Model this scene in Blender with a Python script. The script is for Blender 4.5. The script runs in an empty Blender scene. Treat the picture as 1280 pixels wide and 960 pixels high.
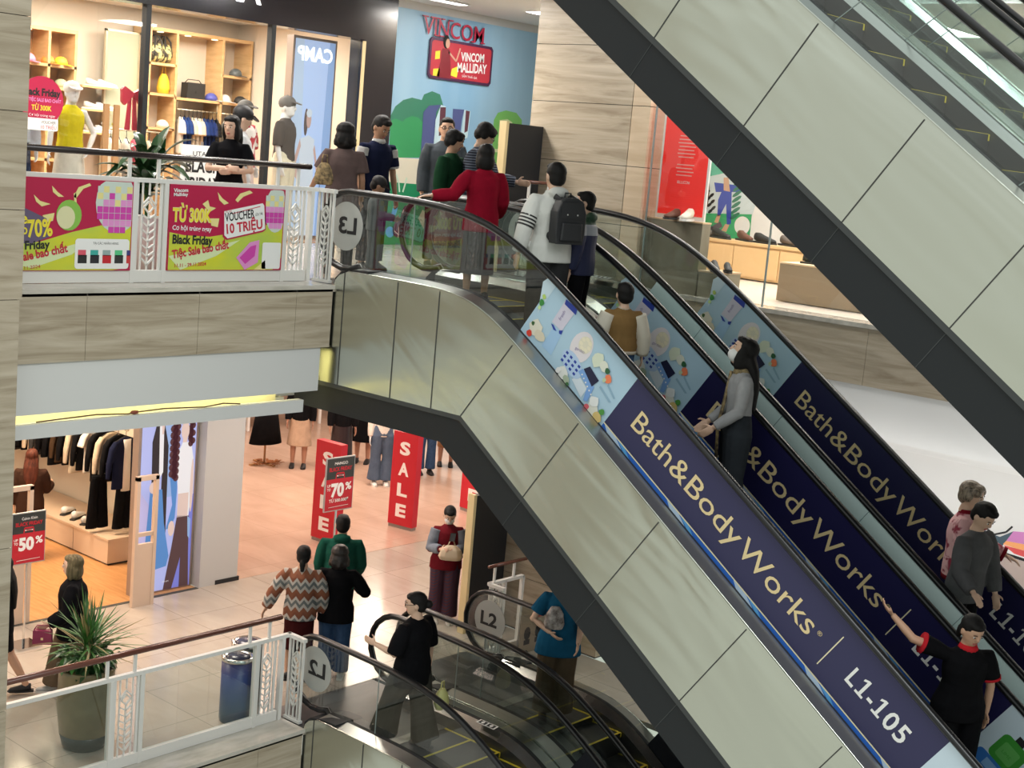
import bpy, bmesh, math, random
from mathutils import Vector, Matrix
random.seed(7)
SC = bpy.context.scene
COL = SC.collection
R = math.radians
# ------------------------------------------------------------------ camera
YAW, PITCH, ROLL, FPX = R(40.434), R(9.077), R(-5.082), 1770.82
_cy, _sy, _cp, _sp = math.cos(YAW), math.sin(YAW), math.cos(PITCH), math.sin(PITCH)
_f = Vector((_cy*_cp, _sy*_cp, -_sp)); _r = Vector((_sy, -_cy, 0)); _d = _f.cross(_r)
_r2 = math.cos(ROLL)*_r + math.sin(ROLL)*_d
_d2 = -math.sin(ROLL)*_r + math.cos(ROLL)*_d
CAM = Vector((0, 0, 1.45))
cd = bpy.data.cameras.new('camera'); cam = bpy.data.objects.new('camera', cd); COL.objects.link(cam)
cd.sensor_width = 36; cd.lens = FPX/1280*36; cd.clip_end = 200; cd.clip_start = .1
m3 = Matrix((_r2, -_d2, -_f)).transposed()
cam.matrix_world = Matrix.Translation(CAM) @ m3.to_4x4()
SC.camera = cam
def at(ax, val, px, py):
    """point where the sight line through a photo pixel meets the plane (axis ax = val)"""
    v = _r2*((px-640)/FPX) + _d2*((py-480)/FPX) + _f
    return CAM + v*((val-CAM[ax])/v[ax])
# ------------------------------------------------------------------ materials
MATS = {}
def mat(name, col=(.5,.5,.5), rough=.6, metal=0, emit=0, spec=.5, fn=None, ecol=None):
    if name in MATS: return MATS[name]
    m = bpy.data.materials.new(name); m.use_nodes = True
    nt = m.node_tree; b = nt.nodes['Principled BSDF']
    b.inputs['Base Color'].default_value = (*col, 1)
    b.inputs['Roughness'].default_value = rough
    b.inputs['Metallic'].default_value = metal
    b.inputs['Specular IOR Level'].default_value = spec
    if emit:
        b.inputs['Emission Color'].default_value = (*(ecol or col), 1)
        b.inputs['Emission Strength'].default_value = emit
    if fn: fn(nt, b)
    MATS[name] = m
    return m
def N(nt, t, **kw):
    n = nt.nodes.new(t)
    for k, v in kw.items():
        if k[0] == '_': setattr(n, k[1:], v)
        else: n.inputs[k.replace('_', ' ')].default_value = v
    return n
def texco(nt, scale=(1,1,1), rot=(0,0,0), out='Object'):
    tc = N(nt, 'ShaderNodeTexCoord'); mp = N(nt, 'ShaderNodeMapping')
    mp.inputs['Scale'].default_value = scale; mp.inputs['Rotation'].default_value = rot
    nt.links.new(tc.outputs[out], mp.inputs['Vector']); return mp.outputs[0]
def ramp(nt, fac, stops, const=False):
    r = N(nt, 'ShaderNodeValToRGB'); cr = r.color_ramp
    if const: cr.interpolation = 'CONSTANT'
    while len(cr.elements) < len(stops): cr.elements.new(.5)
    for e, (p, c) in zip(cr.elements, stops):
        e.position = p; e.color = (*c, 1)
    nt.links.new(fac, r.inputs[0]); return r.outputs[0]
def noise(nt, vec, scale=5, detail=3, rough=.5, dist=0):
    n = N(nt, 'ShaderNodeTexNoise', Scale=scale, Detail=detail, Roughness=rough, Distortion=dist)
    nt.links.new(vec, n.inputs['Vector']); return n.outputs['Fac']
def bump(nt, b, h, strength=.2, dist=.01):
    n = N(nt, 'ShaderNodeBump', Strength=strength, Distance=dist)
    nt.links.new(h, n.inputs['Height']); nt.links.new(n.outputs[0], b.inputs['Normal'])
def noisy(c1, c2, scale=6, stretch=(1,1,1), dist=0, detail=4, bmp=0, lo=.3, hi=.7):
    def fn(nt, b):
        v = texco(nt, stretch); n = noise(nt, v, scale, detail, .55, dist)
        nt.links.new(ramp(nt, n, [(lo, c1), (hi, c2)]), b.inputs['Base Color'])
        if bmp: bump(nt, b, n, bmp)
    return fn
def tiles(c1, c2, mortar, sx, sy, ms=.004, plane='xy', off=0):
    def fn(nt, b):
        rot = {'xy': (0,0,0), 'xz': (R(-90),0,0), 'yz': (0,R(90),R(90))}[plane]
        v = texco(nt, (1,1,1), rot)
        br = N(nt, 'ShaderNodeTexBrick', Scale=1)
        br.offset = off; br.inputs['Brick Width'].default_value = sx; br.inputs['Row Height'].default_value = sy
        br.inputs['Mortar Size'].default_value = ms; br.inputs['Mortar Smooth'].default_value = .1
        br.inputs['Color1'].default_value = (*c1,1); br.inputs['Color2'].default_value = (*c2,1); br.inputs['Mortar'].default_value = (*mortar,1)
        nt.links.new(v, br.inputs['Vector'])
        v2 = texco(nt, (1,.35,1)); n = noise(nt, v2, 3, 4, .6, .6)
        mx = N(nt, 'ShaderNodeMix', _data_type='RGBA', _blend_type='MULTIPLY'); mx.inputs[0].default_value = 1
        nt.links.new(br.outputs['Color'], mx.inputs[6])
        nt.links.new(ramp(nt, n, [(.3, (.86,.84,.82)), (.7, (1,1,1))]), mx.inputs[7])
        nt.links.new(mx.outputs[2], b.inputs['Base Color'])
    return fn
def travertine(axis_scale):
    def fn(nt, b):
        v = texco(nt, axis_scale)
        n = noise(nt, v, 2.2, 6, .62, 1.1)
        nt.links.new(ramp(nt, n, [(.28, (.30,.24,.165)), (.5, (.45,.38,.285)), (.72, (.56,.49,.385))]), b.inputs['Base Color'])
    return fn
def steel_fn(nt, b):
    v = texco(nt, (1, .6, 14)); n = noise(nt, v, 6, 3)
    v1 = texco(nt, (1,1,1), (R(-35),0,0)); mp = N(nt, 'ShaderNodeMapping'); mp.inputs['Scale'].default_value = (1,.22,1.0); nt.links.new(v1, mp.inputs['Vector']); n2 = noise(nt, mp.outputs[0], 1.5, 2, .45, .9)
    b1 = N(nt, 'ShaderNodeBump', Strength=.05, Distance=.004); nt.links.new(n, b1.inputs['Height'])
    b2 = N(nt, 'ShaderNodeBump', Strength=.55, Distance=.08); nt.links.new(n2, b2.inputs['Height']); nt.links.new(b1.outputs[0], b2.inputs['Normal'])
    nt.links.new(b2.outputs[0], b.inputs['Normal'])
def wave_fn(c1, c2, scale, axis='X', bmp=.3):
    def fn(nt, b):
        v = texco(nt); w = N(nt, 'ShaderNodeTexWave', Scale=scale); w.bands_direction = axis
        nt.links.new(v, w.inputs['Vector'])
        nt.links.new(ramp(nt, w.outputs['Fac'], [(.3, c1), (.6, c2)]), b.inputs['Base Color'])
    return fn
def glass(name, tint=(.9,.95,.93), gloss=1.0, rough=.02):
    if name in MATS: return MATS[name]
    m = bpy.data.materials.new(name); m.use_nodes = True; nt = m.node_tree; nt.nodes.clear()
    o = N(nt, 'ShaderNodeOutputMaterial'); mx = N(nt, 'ShaderNodeMixShader'); t = N(nt, 'ShaderNodeBsdfTransparent', Color=(*tint,1))
    g = N(nt, 'ShaderNodeBsdfGlossy', Color=(1,1,1,1), Roughness=rough); ge = N(nt, 'ShaderNodeNewGeometry')
    dp = N(nt, 'ShaderNodeVectorMath', _operation='DOT_PRODUCT'); nt.links.new(ge.outputs['Normal'], dp.inputs[0]); nt.links.new(ge.outputs['Incoming'], dp.inputs[1])
    def mth(op, a, c):
        n = N(nt, 'ShaderNodeMath', _operation=op)
        for i, q in enumerate((a, c)):
            if isinstance(q, (int, float)): n.inputs[i].default_value = q
            elif q is not None: nt.links.new(q, n.inputs[i])
        return n.outputs[0]
    # Schlick reflectance that is the same from either face of the pane
    f5 = mth('POWER', mth('SUBTRACT', 1, mth('ABSOLUTE', dp.outputs['Value'], None)), 5)
    nt.links.new(mth('MULTIPLY', mth('ADD', mth('MULTIPLY', f5, .92), .08), gloss), mx.inputs[0])
    nt.links.new(t.outputs[0], mx.inputs[1]); nt.links.new(g.outputs[0], mx.inputs[2]); nt.links.new(mx.outputs[0], o.inputs[0])
    MATS[name] = m; return m
STEEL = mat('brushed steel', (.62,.645,.575), .27, 1, fn=steel_fn)
STEEL2 = mat('bright steel', (.62,.62,.6), .22, 1, fn=lambda nt,b: bump(nt, b, noise(nt, texco(nt,(.4,1,1)), 1.3, 1), .6, .05))
CHROME = mat('chrome', (.75,.75,.75), .12, 1)
BAND = mat('black cladding', (.014,.017,.020), .5, spec=.35)
BANDL = mat('dark grey trim', (.045,.05,.052), .45)
RUB = mat('black rubber', (.009,.009,.010), .30, spec=.45)
BLACK = mat('matt black', (.012,.012,.014), .6)
GAP = mat('dark joint', (.06,.06,.055), .8)
WMET = mat('white painted metal', (.74,.73,.70), .4)
WPLAS = mat('white plaster', (.66,.66,.65), .7)
WCEIL = mat('white ceiling paint', (.78,.77,.75), .8)
WHITE = mat('white print', (.85,.85,.84), .5)
GLASS = glass('clear glass', (.72,.79,.77), 1.2)
SGLASS = glass('shop glass', (.95,.96,.95), .8)
TRAV_X = mat('travertine cladding', (.5,.43,.35), .35, fn=travertine((.35,.35,4.5)))
TILE = mat('polished cream floor tile', (.6,.52,.45), .16, fn=tiles((.50,.435,.375), (.54,.47,.40), (.25,.21,.18), .9, .9))
DARKMETAL = mat('ribbed landing plate', (.16,.16,.165), .4, .8, fn=None)
WOODF = mat('oak floor boards', (.62,.36,.16), .35, fn=noisy((.50,.235,.085), (.64,.345,.15), 4, (6,.7,1)))
WOOD = mat('light oak', (.62,.40,.19), .45, fn=noisy((.54,.33,.14), (.68,.45,.22), 3, (1,1,6)))
WOODD = mat('brown oak', (.42,.23,.10), .4)
MAHOG = mat('mahogany handrail', (.13,.045,.03), .25)
CREAM = mat('cream wall', (.72,.63,.52), .7)
# ------------------------------------------------------------------ mesh builder
class MB:
    def __init__(s): s.v = []; s.f = []; s.m = []; s.s = []; s.mats = []
    def mi(s, m):
        if m not in s.mats: s.mats.append(m)
        return s.mats.index(m)
    def add(s, vs, fs, m, sm=False):
        o = len(s.v); s.v += [tuple(x) for x in vs]; k = s.mi(m)
        for f in fs: s.f.append(tuple(i+o for i in f)); s.m.append(k); s.s.append(sm)
        return s
    def box(s, a, b, m):
        x0,y0,z0 = (min(a[i],b[i]) for i in range(3)); x1,y1,z1 = (max(a[i],b[i]) for i in range(3))
        return s.add([(x0,y0,z0),(x1,y0,z0),(x1,y1,z0),(x0,y1,z0),(x0,y0,z1),(x1,y0,z1),(x1,y1,z1),(x0,y1,z1)],
            [(0,3,2,1),(4,5,6,7),(0,1,5,4),(1,2,6,5),(2,3,7,6),(3,0,4,7)], m)
    def bar(s, a, b, w, h, m, up=(0,0,1)):
        a = Vector(a); b = Vector(b); d = (b-a).normalized(); u = Vector(up)
        if abs(d.dot(u)) > .98: u = Vector((0,1,0))
        r = d.cross(u).normalized(); u = r.cross(d)
        vs = []
        for p in (a, b):
            for i, j in ((-1,-1),(1,-1),(1,1),(-1,1)): vs.append(p + r*(i*w/2) + u*(j*h/2))
        return s.add(vs, [(0,1,2,3),(7,6,5,4),(0,4,5,1),(1,5,6,2),(2,6,7,3),(3,7,4,0)], m)
    def prism(s, poly, O, U, V, D, m, sm=False):
        O, U, V, D = map(Vector, (O,U,V,D)); n = len(poly)
        p = [O+U*x+V*y for x, y in poly]; q = [a+D for a in p]
        return s.add(p+q, [tuple(range(n))[::-1], tuple(range(n,2*n))] + [(i,(i+1)%n,(i+1)%n+n,i+n) for i in range(n)], m, sm)
    def strip(s, A, B, m, sm=False):
        """quad strip between two equal polylines"""
        n = len(A); return s.add(list(A)+list(B), [(i,i+1,i+1+n,i+n) for i in range(n-1)], m, sm)
    def tube(s, path, rad, m, n=8, cap=True, ell=None, up=(0,0,1), closed=False):
        P = [Vector(p) for p in path]; k = len(P)
        if not isinstance(rad, (list, tuple)): rad = [rad]*k
        vs = []; prev = None
        for i, p in enumerate(P):
            if closed: t = (P[(i+1)%k]-P[i-1]).normalized()
            else: t = (P[min(i+1,k-1)]-P[max(i-1,0)]).normalized()
            u = Vector(up) if prev is None else prev
            if abs(t.dot(u)) > .97: u = Vector((0,1,0)) if abs(t.y) < .9 else Vector((1,0,0))
            r = t.cross(u).normalized(); u = r.cross(t).normalized(); prev = u
            e = rad[i] if isinstance(rad[i], (list, tuple)) else (rad[i], rad[i]*(ell or 1))
            for j in range(n):
                a = 2*math.pi*j/n; vs.append(p + r*(e[0]*math.cos(a)) + u*(e[1]*math.sin(a)))
        fs = []
        for i in range(k if closed else k-1):
            for j in range(n):
                a = i*n+j; b = i*n+(j+1)%n; c = ((i+1)%k)*n+(j+1)%n; d = ((i+1)%k)*n+j
                fs.append((a,b,c,d))
        if cap and not closed: fs += [tuple(range(n))[::-1], tuple(range((k-1)*n, k*n))]
        return s.add(vs, fs, m, True)
    def loft(s, secs, m, n=16, sq=1.0, sm=True):
        """horizontal elliptical sections (cx,cy,z,rx,ry)"""
        vs = []; fs = []
        for cx, cy, z, rx, ry in secs:
            for j in range(n):
                a = 2*math.pi*j/n; c, q = math.cos(a), math.sin(a)
                c = math.copysign(abs(c)**sq, c); q = math.copysign(abs(q)**sq, q)
                vs.append((cx+rx*c, cy+ry*q, z))
        k = len(secs)
        for i in range(k-1):
            for j in range(n): fs.append((i*n+j, i*n+(j+1)%n, (i+1)*n+(j+1)%n, (i+1)*n+j))
        if secs[0][2] > secs[-1][2]: fs = [f[::-1] for f in fs]; c0, c1 = tuple(range(n)), tuple(range((k-1)*n,k*n))[::-1]
        else: c0, c1 = tuple(range(n))[::-1], tuple(range((k-1)*n,k*n))
        return s.add(vs, fs+[c0,c1], m, sm)
    def ball(s, c, r, m, n=12, rot=None):
        if not isinstance(r, (list, tuple)): r = (r,r,r)
        vs = [Vector((0,0,-1))]; h = n//2
        for i in range(1, h):
            t = math.pi*i/h
            for j in range(n):
                a = 2*math.pi*j/n; vs.append(Vector((math.sin(t)*math.cos(a), math.sin(t)*math.sin(a), -math.cos(t))))
        vs.append(Vector((0,0,1)))
        vs = [Vector((v.x*r[0], v.y*r[1], v.z*r[2])) for v in vs]
        if rot is not None: vs = [rot @ v for v in vs]
        vs = [v+Vector(c) for v in vs]
        fs = [(0, 1+(j+1)%n, 1+j) for j in range(n)]
        for i in range(h-2):
            for j in range(n): fs.append((1+i*n+j, 1+i*n+(j+1)%n, 1+(i+1)*n+(j+1)%n, 1+(i+1)*n+j))
        L = len(vs)-1; b = 1+(h-2)*n
        fs += [(b+j, b+(j+1)%n, L) for j in range(n)]
        return s.add(vs, fs, m, True)
    def xf(s, M):
        s.v = [tuple(M @ Vector(v)) for v in s.v]; return s
    def mesh(s, name):
        me = bpy.data.meshes.new(name); me.from_pydata(s.v, [], s.f)
        for m in s.mats: me.materials.append(m)
        me.polygons.foreach_set('material_index', s.m); me.polygons.foreach_set('use_smooth', s.s)
        me.update(); return me
    def build(s, name, parent=None, loc=None, **tags):
        o = bpy.data.objects.new(name, s.mesh(name)); COL.objects.link(o)
        if parent: o.parent = parent
        if loc: o.location = loc
        for k, v in tags.items(): o[k] = v
        return o
def struct(mb, name, **k): return mb.build(name, kind='structure', **k)
def empty(name, loc=(0,0,0), rz=0, parent=None, **tags):
    o = bpy.data.objects.new(name, None); COL.objects.link(o); o.location = loc; o.rotation_euler = (0,0,rz)
    o.empty_display_size = .1
    if parent: o.parent = parent
    for k, v in tags.items(): o[k] = v
    return o
def copy_tree(o, parent=None, **tags):
    c = o.copy(); COL.objects.link(c)
    if parent: c.parent = parent
    for ch in list(o.children): copy_tree(ch, c)
    for k, v in tags.items(): c[k] = v
    return c
# ------------------------------------------------------------------ flat printed artwork
_TX = {}
def textmesh(s, bold=0):
    if (s, bold) in _TX: return _TX[(s, bold)]
    cu = bpy.data.curves.new('t', 'FONT'); cu.body = s; cu.size = 1; cu.resolution_u = 3; cu.offset = bold
    o = bpy.data.objects.new('t', cu); COL.objects.link(o)
    dg = bpy.context.evaluated_depsgraph_get(); me = o.evaluated_get(dg).to_mesh()
    vs = [(v.co.x, v.co.y) for v in me.vertices]; fs = [tuple(p.vertices) for p in me.polygons]
    o.evaluated_get(dg).to_mesh_clear(); bpy.data.objects.remove(o); bpy.data.curves.remove(cu)
    xs = [v[0] for v in vs] or [0]; ys = [v[1] for v in vs] or [0]
    _TX[(s, bold)] = (vs, fs, min(xs), max(xs), min(ys), max(ys)); return _TX[(s, bold)]
class Art:
    """flat print on a surface: O origin, U right, V up (metres per unit), Nn outward normal"""
    def __init__(s, mb, O, U, V, Nn, step=.0012):
        s.mb = mb; s.O = Vector(O); s.U = Vector(U); s.V = Vector(V); s.N = Vector(Nn).normalized(); s.st = step; s.clip = None
    def P(s, x, y, k):
        if s.clip: x = min(max(x, s.clip[0]), s.clip[2]); y = min(max(y, s.clip[1]), s.clip[3])
        return s.O + s.U*x + s.V*y + s.N*(k*s.st)
    def poly(s, pts, m, k=1): s.mb.add([s.P(x,y,k) for x, y in pts], [tuple(range(len(pts)))], m); return s
    def rect(s, x0, y0, x1, y1, m, k=1): return s.poly([(x0,y0),(x1,y0),(x1,y1),(x0,y1)], m, k)
    def rrect(s, x0, y0, x1, y1, r, m, k=1, asp=1):
        pts = []
        for cx, cy, a0 in ((x1-r,y1-r*asp,0),(x0+r,y1-r*asp,90),(x0+r,y0+r*asp,180),(x1-r,y0+r*asp,270)):
            for i in range(5):
                a = R(a0+i*22.5); pts.append((cx+r*math.cos(a), cy+r*asp*math.sin(a)))
        return s.poly(pts, m, k)
    def ell(s, cx, cy, rx, ry, m, k=1, n=20, a0=0, a1=360, rot=0):
        pts = []; c, q = math.cos(R(rot)), math.sin(R(rot))
        for i in range(n + (0 if a1-a0 == 360 else 1)):
            a = R(a0+(a1-a0)*i/n); x, y = rx*math.cos(a), ry*math.sin(a); pts.append((cx+x*c-y*q, cy+x*q+y*c))
        return s.poly(pts, m, k)
    def line(s, pts, w, m, k=1):
        for (x0,y0),(x1,y1) in zip(pts, pts[1:]):
            d = math.hypot(x1-x0, y1-y0) or 1; nx, ny = -(y1-y0)/d*w/2, (x1-x0)/d*w/2
            s.poly([(x0-nx,y0-ny),(x1-nx,y1-ny),(x1+nx,y1+ny),(x0+nx,y0+ny)], m, k)
        return s
    def text(s, t, x, y, h, m, k=2, w=None, rot=0, bold=0, shear=0, align='l'):
        vs, fs, x0, x1, y0, y1 = textmesh(t, bold); ch = .73
        sy = h/ch; sx = sy if w is None else w/max(x1-x0, 1e-4); c, q = math.cos(R(rot)), math.sin(R(rot))
        ox = {'l': 0, 'c': -(x1-x0)*sx/2, 'r': -(x1-x0)*sx}[align]
        P = []
        for a, b in vs:
            a2 = (a-x0)*sx + ox + shear*b*sy; b2 = b*sy
            P.append(s.P(x+a2*c-b2*q, y+a2*q+b2*c, k))
        s.mb.add(P, fs, m); return s
def col(name, c, rough=.5, emit=0): return mat(name, c, rough, emit=emit)
# ================================================================== THE SETTING
H = 4.78
def S(name, *boxes):
    mb = MB()
    for a, b, m in boxes: mb.box(a, b, m)
    return struct(mb, name)
YF, YS, XW = 10.76, 15.3, 14.1     # slab front, shop fronts, right-hand side wall
# upper landing
S('floor', ((4.5,YF,-.06),(9.72,YS,0),TILE), ((9.72,11.4,-.06),(12.95,YS,0),TILE), ((12.95,YF,-.06),(XW,YS,0),TILE), ((XW,12.1,-.06),(18.7,YS,-.002),TILE))
S('floor', ((4.5,YF,-H-.06),(9.72,YS,-H),TILE), ((9.72,11.4,-H-.06),(12.95,YS,-H),TILE), ((12.95,8.6,-H-.06),(XW,YS,-H),TILE), ((XW,12.1,-H-.06),(22,YS,-H),TILE))
def stone_face(name, x0, x1, y, z0, z1, cuts, th=.05, axis='x'):
    mb = MB()
    xs = [x0]+cuts+[x1]
    for a, b in zip(xs, xs[1:]):
        if axis == 'x': mb.box((a+.002,y,z0),(b-.002,y+th,z1),TRAV_X)
        else: mb.box((y,a+.002,z0),(y+th,b-.002,z1),TRAV_X)
    if axis == 'x': mb.box((x0,y+.01,z0+.01),(x1,y+th+.02,z1-.01),GAP)
    else: mb.box((y+.01,x0,z0+.01),(y+th+.02,x1,z1-.01),GAP)
    return struct(mb, name)
SILL = mat('polished stone sill', (.55,.52,.46), .12, fn=noisy((.45,.42,.36), (.62,.58,.52), 3, (1,3,3)))
for k, (dz, tag_) in enumerate(((0,1),(-H,2))):
    stone_face('trim_%d' % (k+1), 5, 9.70, YF, dz-.63, dz-.035, [at(1,YF,108,400).x, at(1,YF,248,400).x, at(1,YF,369,400).x] if k == 0 else [6.2, 8.1, 9.1])
    S('trim_%d' % (k+3), ((5,YF-.01,dz-.035),(9.72,11.2,dz+.006),SILL))
S('trim_5', ((5,YF+.02,-1.08),(9.60,YF+.12,-.63),WPLAS), ((5,YF+.12,-.7),(9.60,11.6,-.63),WPLAS))
S('trim_6', ((5,YF+.02,-1.29),(9.42,YF+.10,-1.165),WPLAS), ((5,YF+.1,-1.29),(9.42,11.3,-1.27),WPLAS))
COVE = mat('cream cove paint', (.85,.80,.55), .8)
S('trim_7', ((5,11.22,-1.27),(9.42,11.3,-.7),COVE))
S('ceiling', ((4.5,YF+.3,-.62),(22,YS,-.5),WCEIL), ((4.5,11.3,-1.30),(9.6,YS,-1.24),WCEIL), ((9.6,11.6,-1.30),(22,YS,-1.24),WCEIL))
S('ceiling', ((4.5,11.2,3.56),(22,15.8,3.64),WCEIL))
# next storey up: slab edge and its stone face
stone_face('trim_8', 5, 9.70, YF, H-.63, H, [6.6, 8.2])
S('trim_9', ((5,YF+.02,H-1.29),(9.6,YF+.12,H-.63),WPLAS), ((5,YF+.12,3.5),(9.6,11.2,3.56),WCEIL))
S('floor', ((4.5,YF,H-.06),(9.72,YS,H),TILE), ((9.72,11.4,H-.06),(22,YS,H),TILE))
# left-hand stone pillar that runs through all storeys
mb = MB()
pz_ = [-6, -3.6] + [at(1,10.55,12,q).z for q in (685,375,262,138,17)] + [4]
for a, b in zip(pz_, pz_[1:]):
    mb.box((4.6,10.55,a+.003),(6.125 if a > -.2 else 6.105,11.0,b-.003), TRAV_X)
mb.box((4.62,10.57,-6),(6.09,10.98,4), GAP)
struct(mb, 'pillar_left')
# stone-clad pier at the right of the landing and the fascias of the right-hand gallery
for k, z0 in enumerate((-H, -.0)):
    mb = MB(); zz = [z0+.02, z0+.74, z0+1.46, z0+2.19, z0+2.90, z0+3.56]
    for a, b in zip(zz, zz[1:]):
        mb.box((XW,10.50,a+.004),(XW+.6,12.1,b-.004), TRAV_X)
        mb.box((XW,10.22,a+.004),(XW+.6,10.49,b-.004), mat('lit travertine', (.6,.47,.33), .35, fn=noisy((.55,.42,.28),(.68,.55,.40),2.2,(.35,.35,4.5),1)))  # front strip: light falling on the stone is mixed into its colour
    mb.box((XW+.01,10.23,z0),(XW+.59,12.09,z0+3.56), GAP)
    struct(mb, 'wall_right' if k else 'wall_right_lower')
stone_face('trim_10', -4, 10.2, XW-.05, -.66, -.02, [0.5,3,4.3,5.65,7.0,8.75], axis='y')
S('trim_11', ((XW-.06,-4,-.04),(XW+.3,10.2,.01),SILL))
LEDGE = mat('white gallery fascia', (.78,.78,.77), .35)
S('trim_12', ((XW-.04,-4,-1.21),(XW+.06,10.2,-.66),LEDGE))
S('ceiling', ((XW,-4,-1.28),(22,12.1,-1.21),WCEIL))
S('trim_13', ((XW-.05,-4,H-1.21),(XW+.06,10.2,H-.66),LEDGE), ((XW-.05,-4,H-.66),(XW+.05,10.2,H),TRAV_X))
S('ceiling', ((XW,-4,H-1.28),(22,12.1,H-1.21),WCEIL))
S('floor', ((16.4,12.1,-.06),(22,13.9,.001), mat('pale shop floor', (.66,.58,.50), .3)), ((XW+.62,10.22,-.06),(22,12.1,.001), mat('pale shop floor', (.66,.58,.50), .3)), ((XW+.25,-4,-.06),(22,10.22,0), mat('pale shop floor', (.66,.58,.50), .3)))
S('floor', ((XW-.05,-4,H-.06),(22,12.1,H), TILE))
# ---- white hoarding wall on the lower gallery with its swirling mural
mb = MB(); HOARD = mat('off white hoarding', (.72,.71,.69), .55)
mb.box((XW+.12,-4,-H),(XW+.2,10.2,-1.24), HOARD)
struct(mb, 'wall_hoarding')
S('floor', ((12.95,-4,-H-.06),(22,8.6,-H),TILE))
mb = MB(); A = Art(mb, (XW+.12,0,0), (0,1,0), (0,0,1), (-1,0,0), .002)
def mp(*pts): return [(lambda p: (p.y, p.z))(at(0, XW+.12, *q)) for q in pts]
A.poly(mp((1190,668),(1228,660),(1247,674),(1262,668),(1300,676),(1300,790),(1240,760),(1180,700)), WHITE, 1)
A.poly(mp((1226,658),(1236,666),(1250,671),(1260,667),(1267,664),(1252,684),(1240,680)), col('mural slate', (.06,.10,.13)), 2)
A.poly(mp((1267,664),(1300,667),(1300,684),(1258,676)), col('mural orchid', (.60,.22,.50)), 2)
A.poly(mp((1258,676),(1300,684),(1300,692),(1272,686),(1254,680)), col('mural orange', (.9,.40,.15)), 3)
A.poly(mp((1254,681),(1272,686),(1300,693),(1300,703),(1268,692)), col('mural red', (.75,.10,.10)), 2)
A.line(mp((1228,656),(1243,668),(1258,665),(1266,658)), .02, BLACK, 4)
A.line(mp((1225,680),(1250,690),(1300,706)), .03, BLACK, 4)
A.poly(mp((1225,682),(1250,692),(1300,708),(1300,800),(1240,800)), col('mural beige', (.50,.40,.36)), 3)
mb.build('wall_mural', label='white mural with dark, orchid and orange swirls on the lower gallery hoarding', category='mural')

# ================================================================== ESCALATORS
TAN = math.tan(R(35)); CC, SS = math.cos(R(35)), math.sin(R(35)); Y0 = 8.83
def sy(y, k=.15):
    b = TAN*(y-Y0)
    a = -k*math.log(math.exp(0)+math.exp(max(-60, min(60, -b/k))))  if b/k > -50 else b
    lo = -H
    q = .12; d = (a-lo)/q
    return lo + q*math.log(1+math.exp(min(50, d))) if d < 50 else a
def ysamp(y1, y0):
    ys = []; y = y1
    while y > y0:
        ys.append(y); y -= .12 if (y > 7.6 or y < 3) else .5
    return ys+[y0]
def edge(x, h, y1, y0, k=.15): return [(x, y, h+sy(y, k)) for y in ysamp(y1, y0)]
YT, YB = 10.58, .7
STEPM = mat('grooved step metal', (.055,.055,.058), .38, .6)
YEL = mat('yellow step edging', (.75,.60,.05), .5)
SKIRT = mat('dark brushed skirt', (.16,.16,.155), .35, .9)
SIGNG = mat('grey level disc', (.42,.43,.41), .5)
def kinked(h_flat, t_off, y):
    """flat underside, then the line parallel to the slope, then flat again"""
    z = (t_off + (y-Y0)*SS)/CC
    return max(min(h_flat, z), h_flat-H)
def rail_path(y_end_low=True):
    P = [(10.50,.150),(10.60,.165)]
    for i in range(0, 13):
        a = R(-118 + i*208/12); P.append((10.84+.43*math.cos(a), .56+.40*math.sin(a)))
    P += [(y, .96+sy(y,.27)) for y in ysamp(10.6, 1.1)]
    for i in range(0, 13):
        a = R(90 + i*208/12); P.append((.95+.43*math.cos(a), -H+.56+.40*math.sin(a)))
    P += [(1.3,-H+.15)]
    return P
def tread(y):
    yc = 9.66-.4*round((9.66-y)/.4)
    return max(min(0, sy(yc,.03)-.05 if yc < 9.0 else 0), -H)
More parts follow.
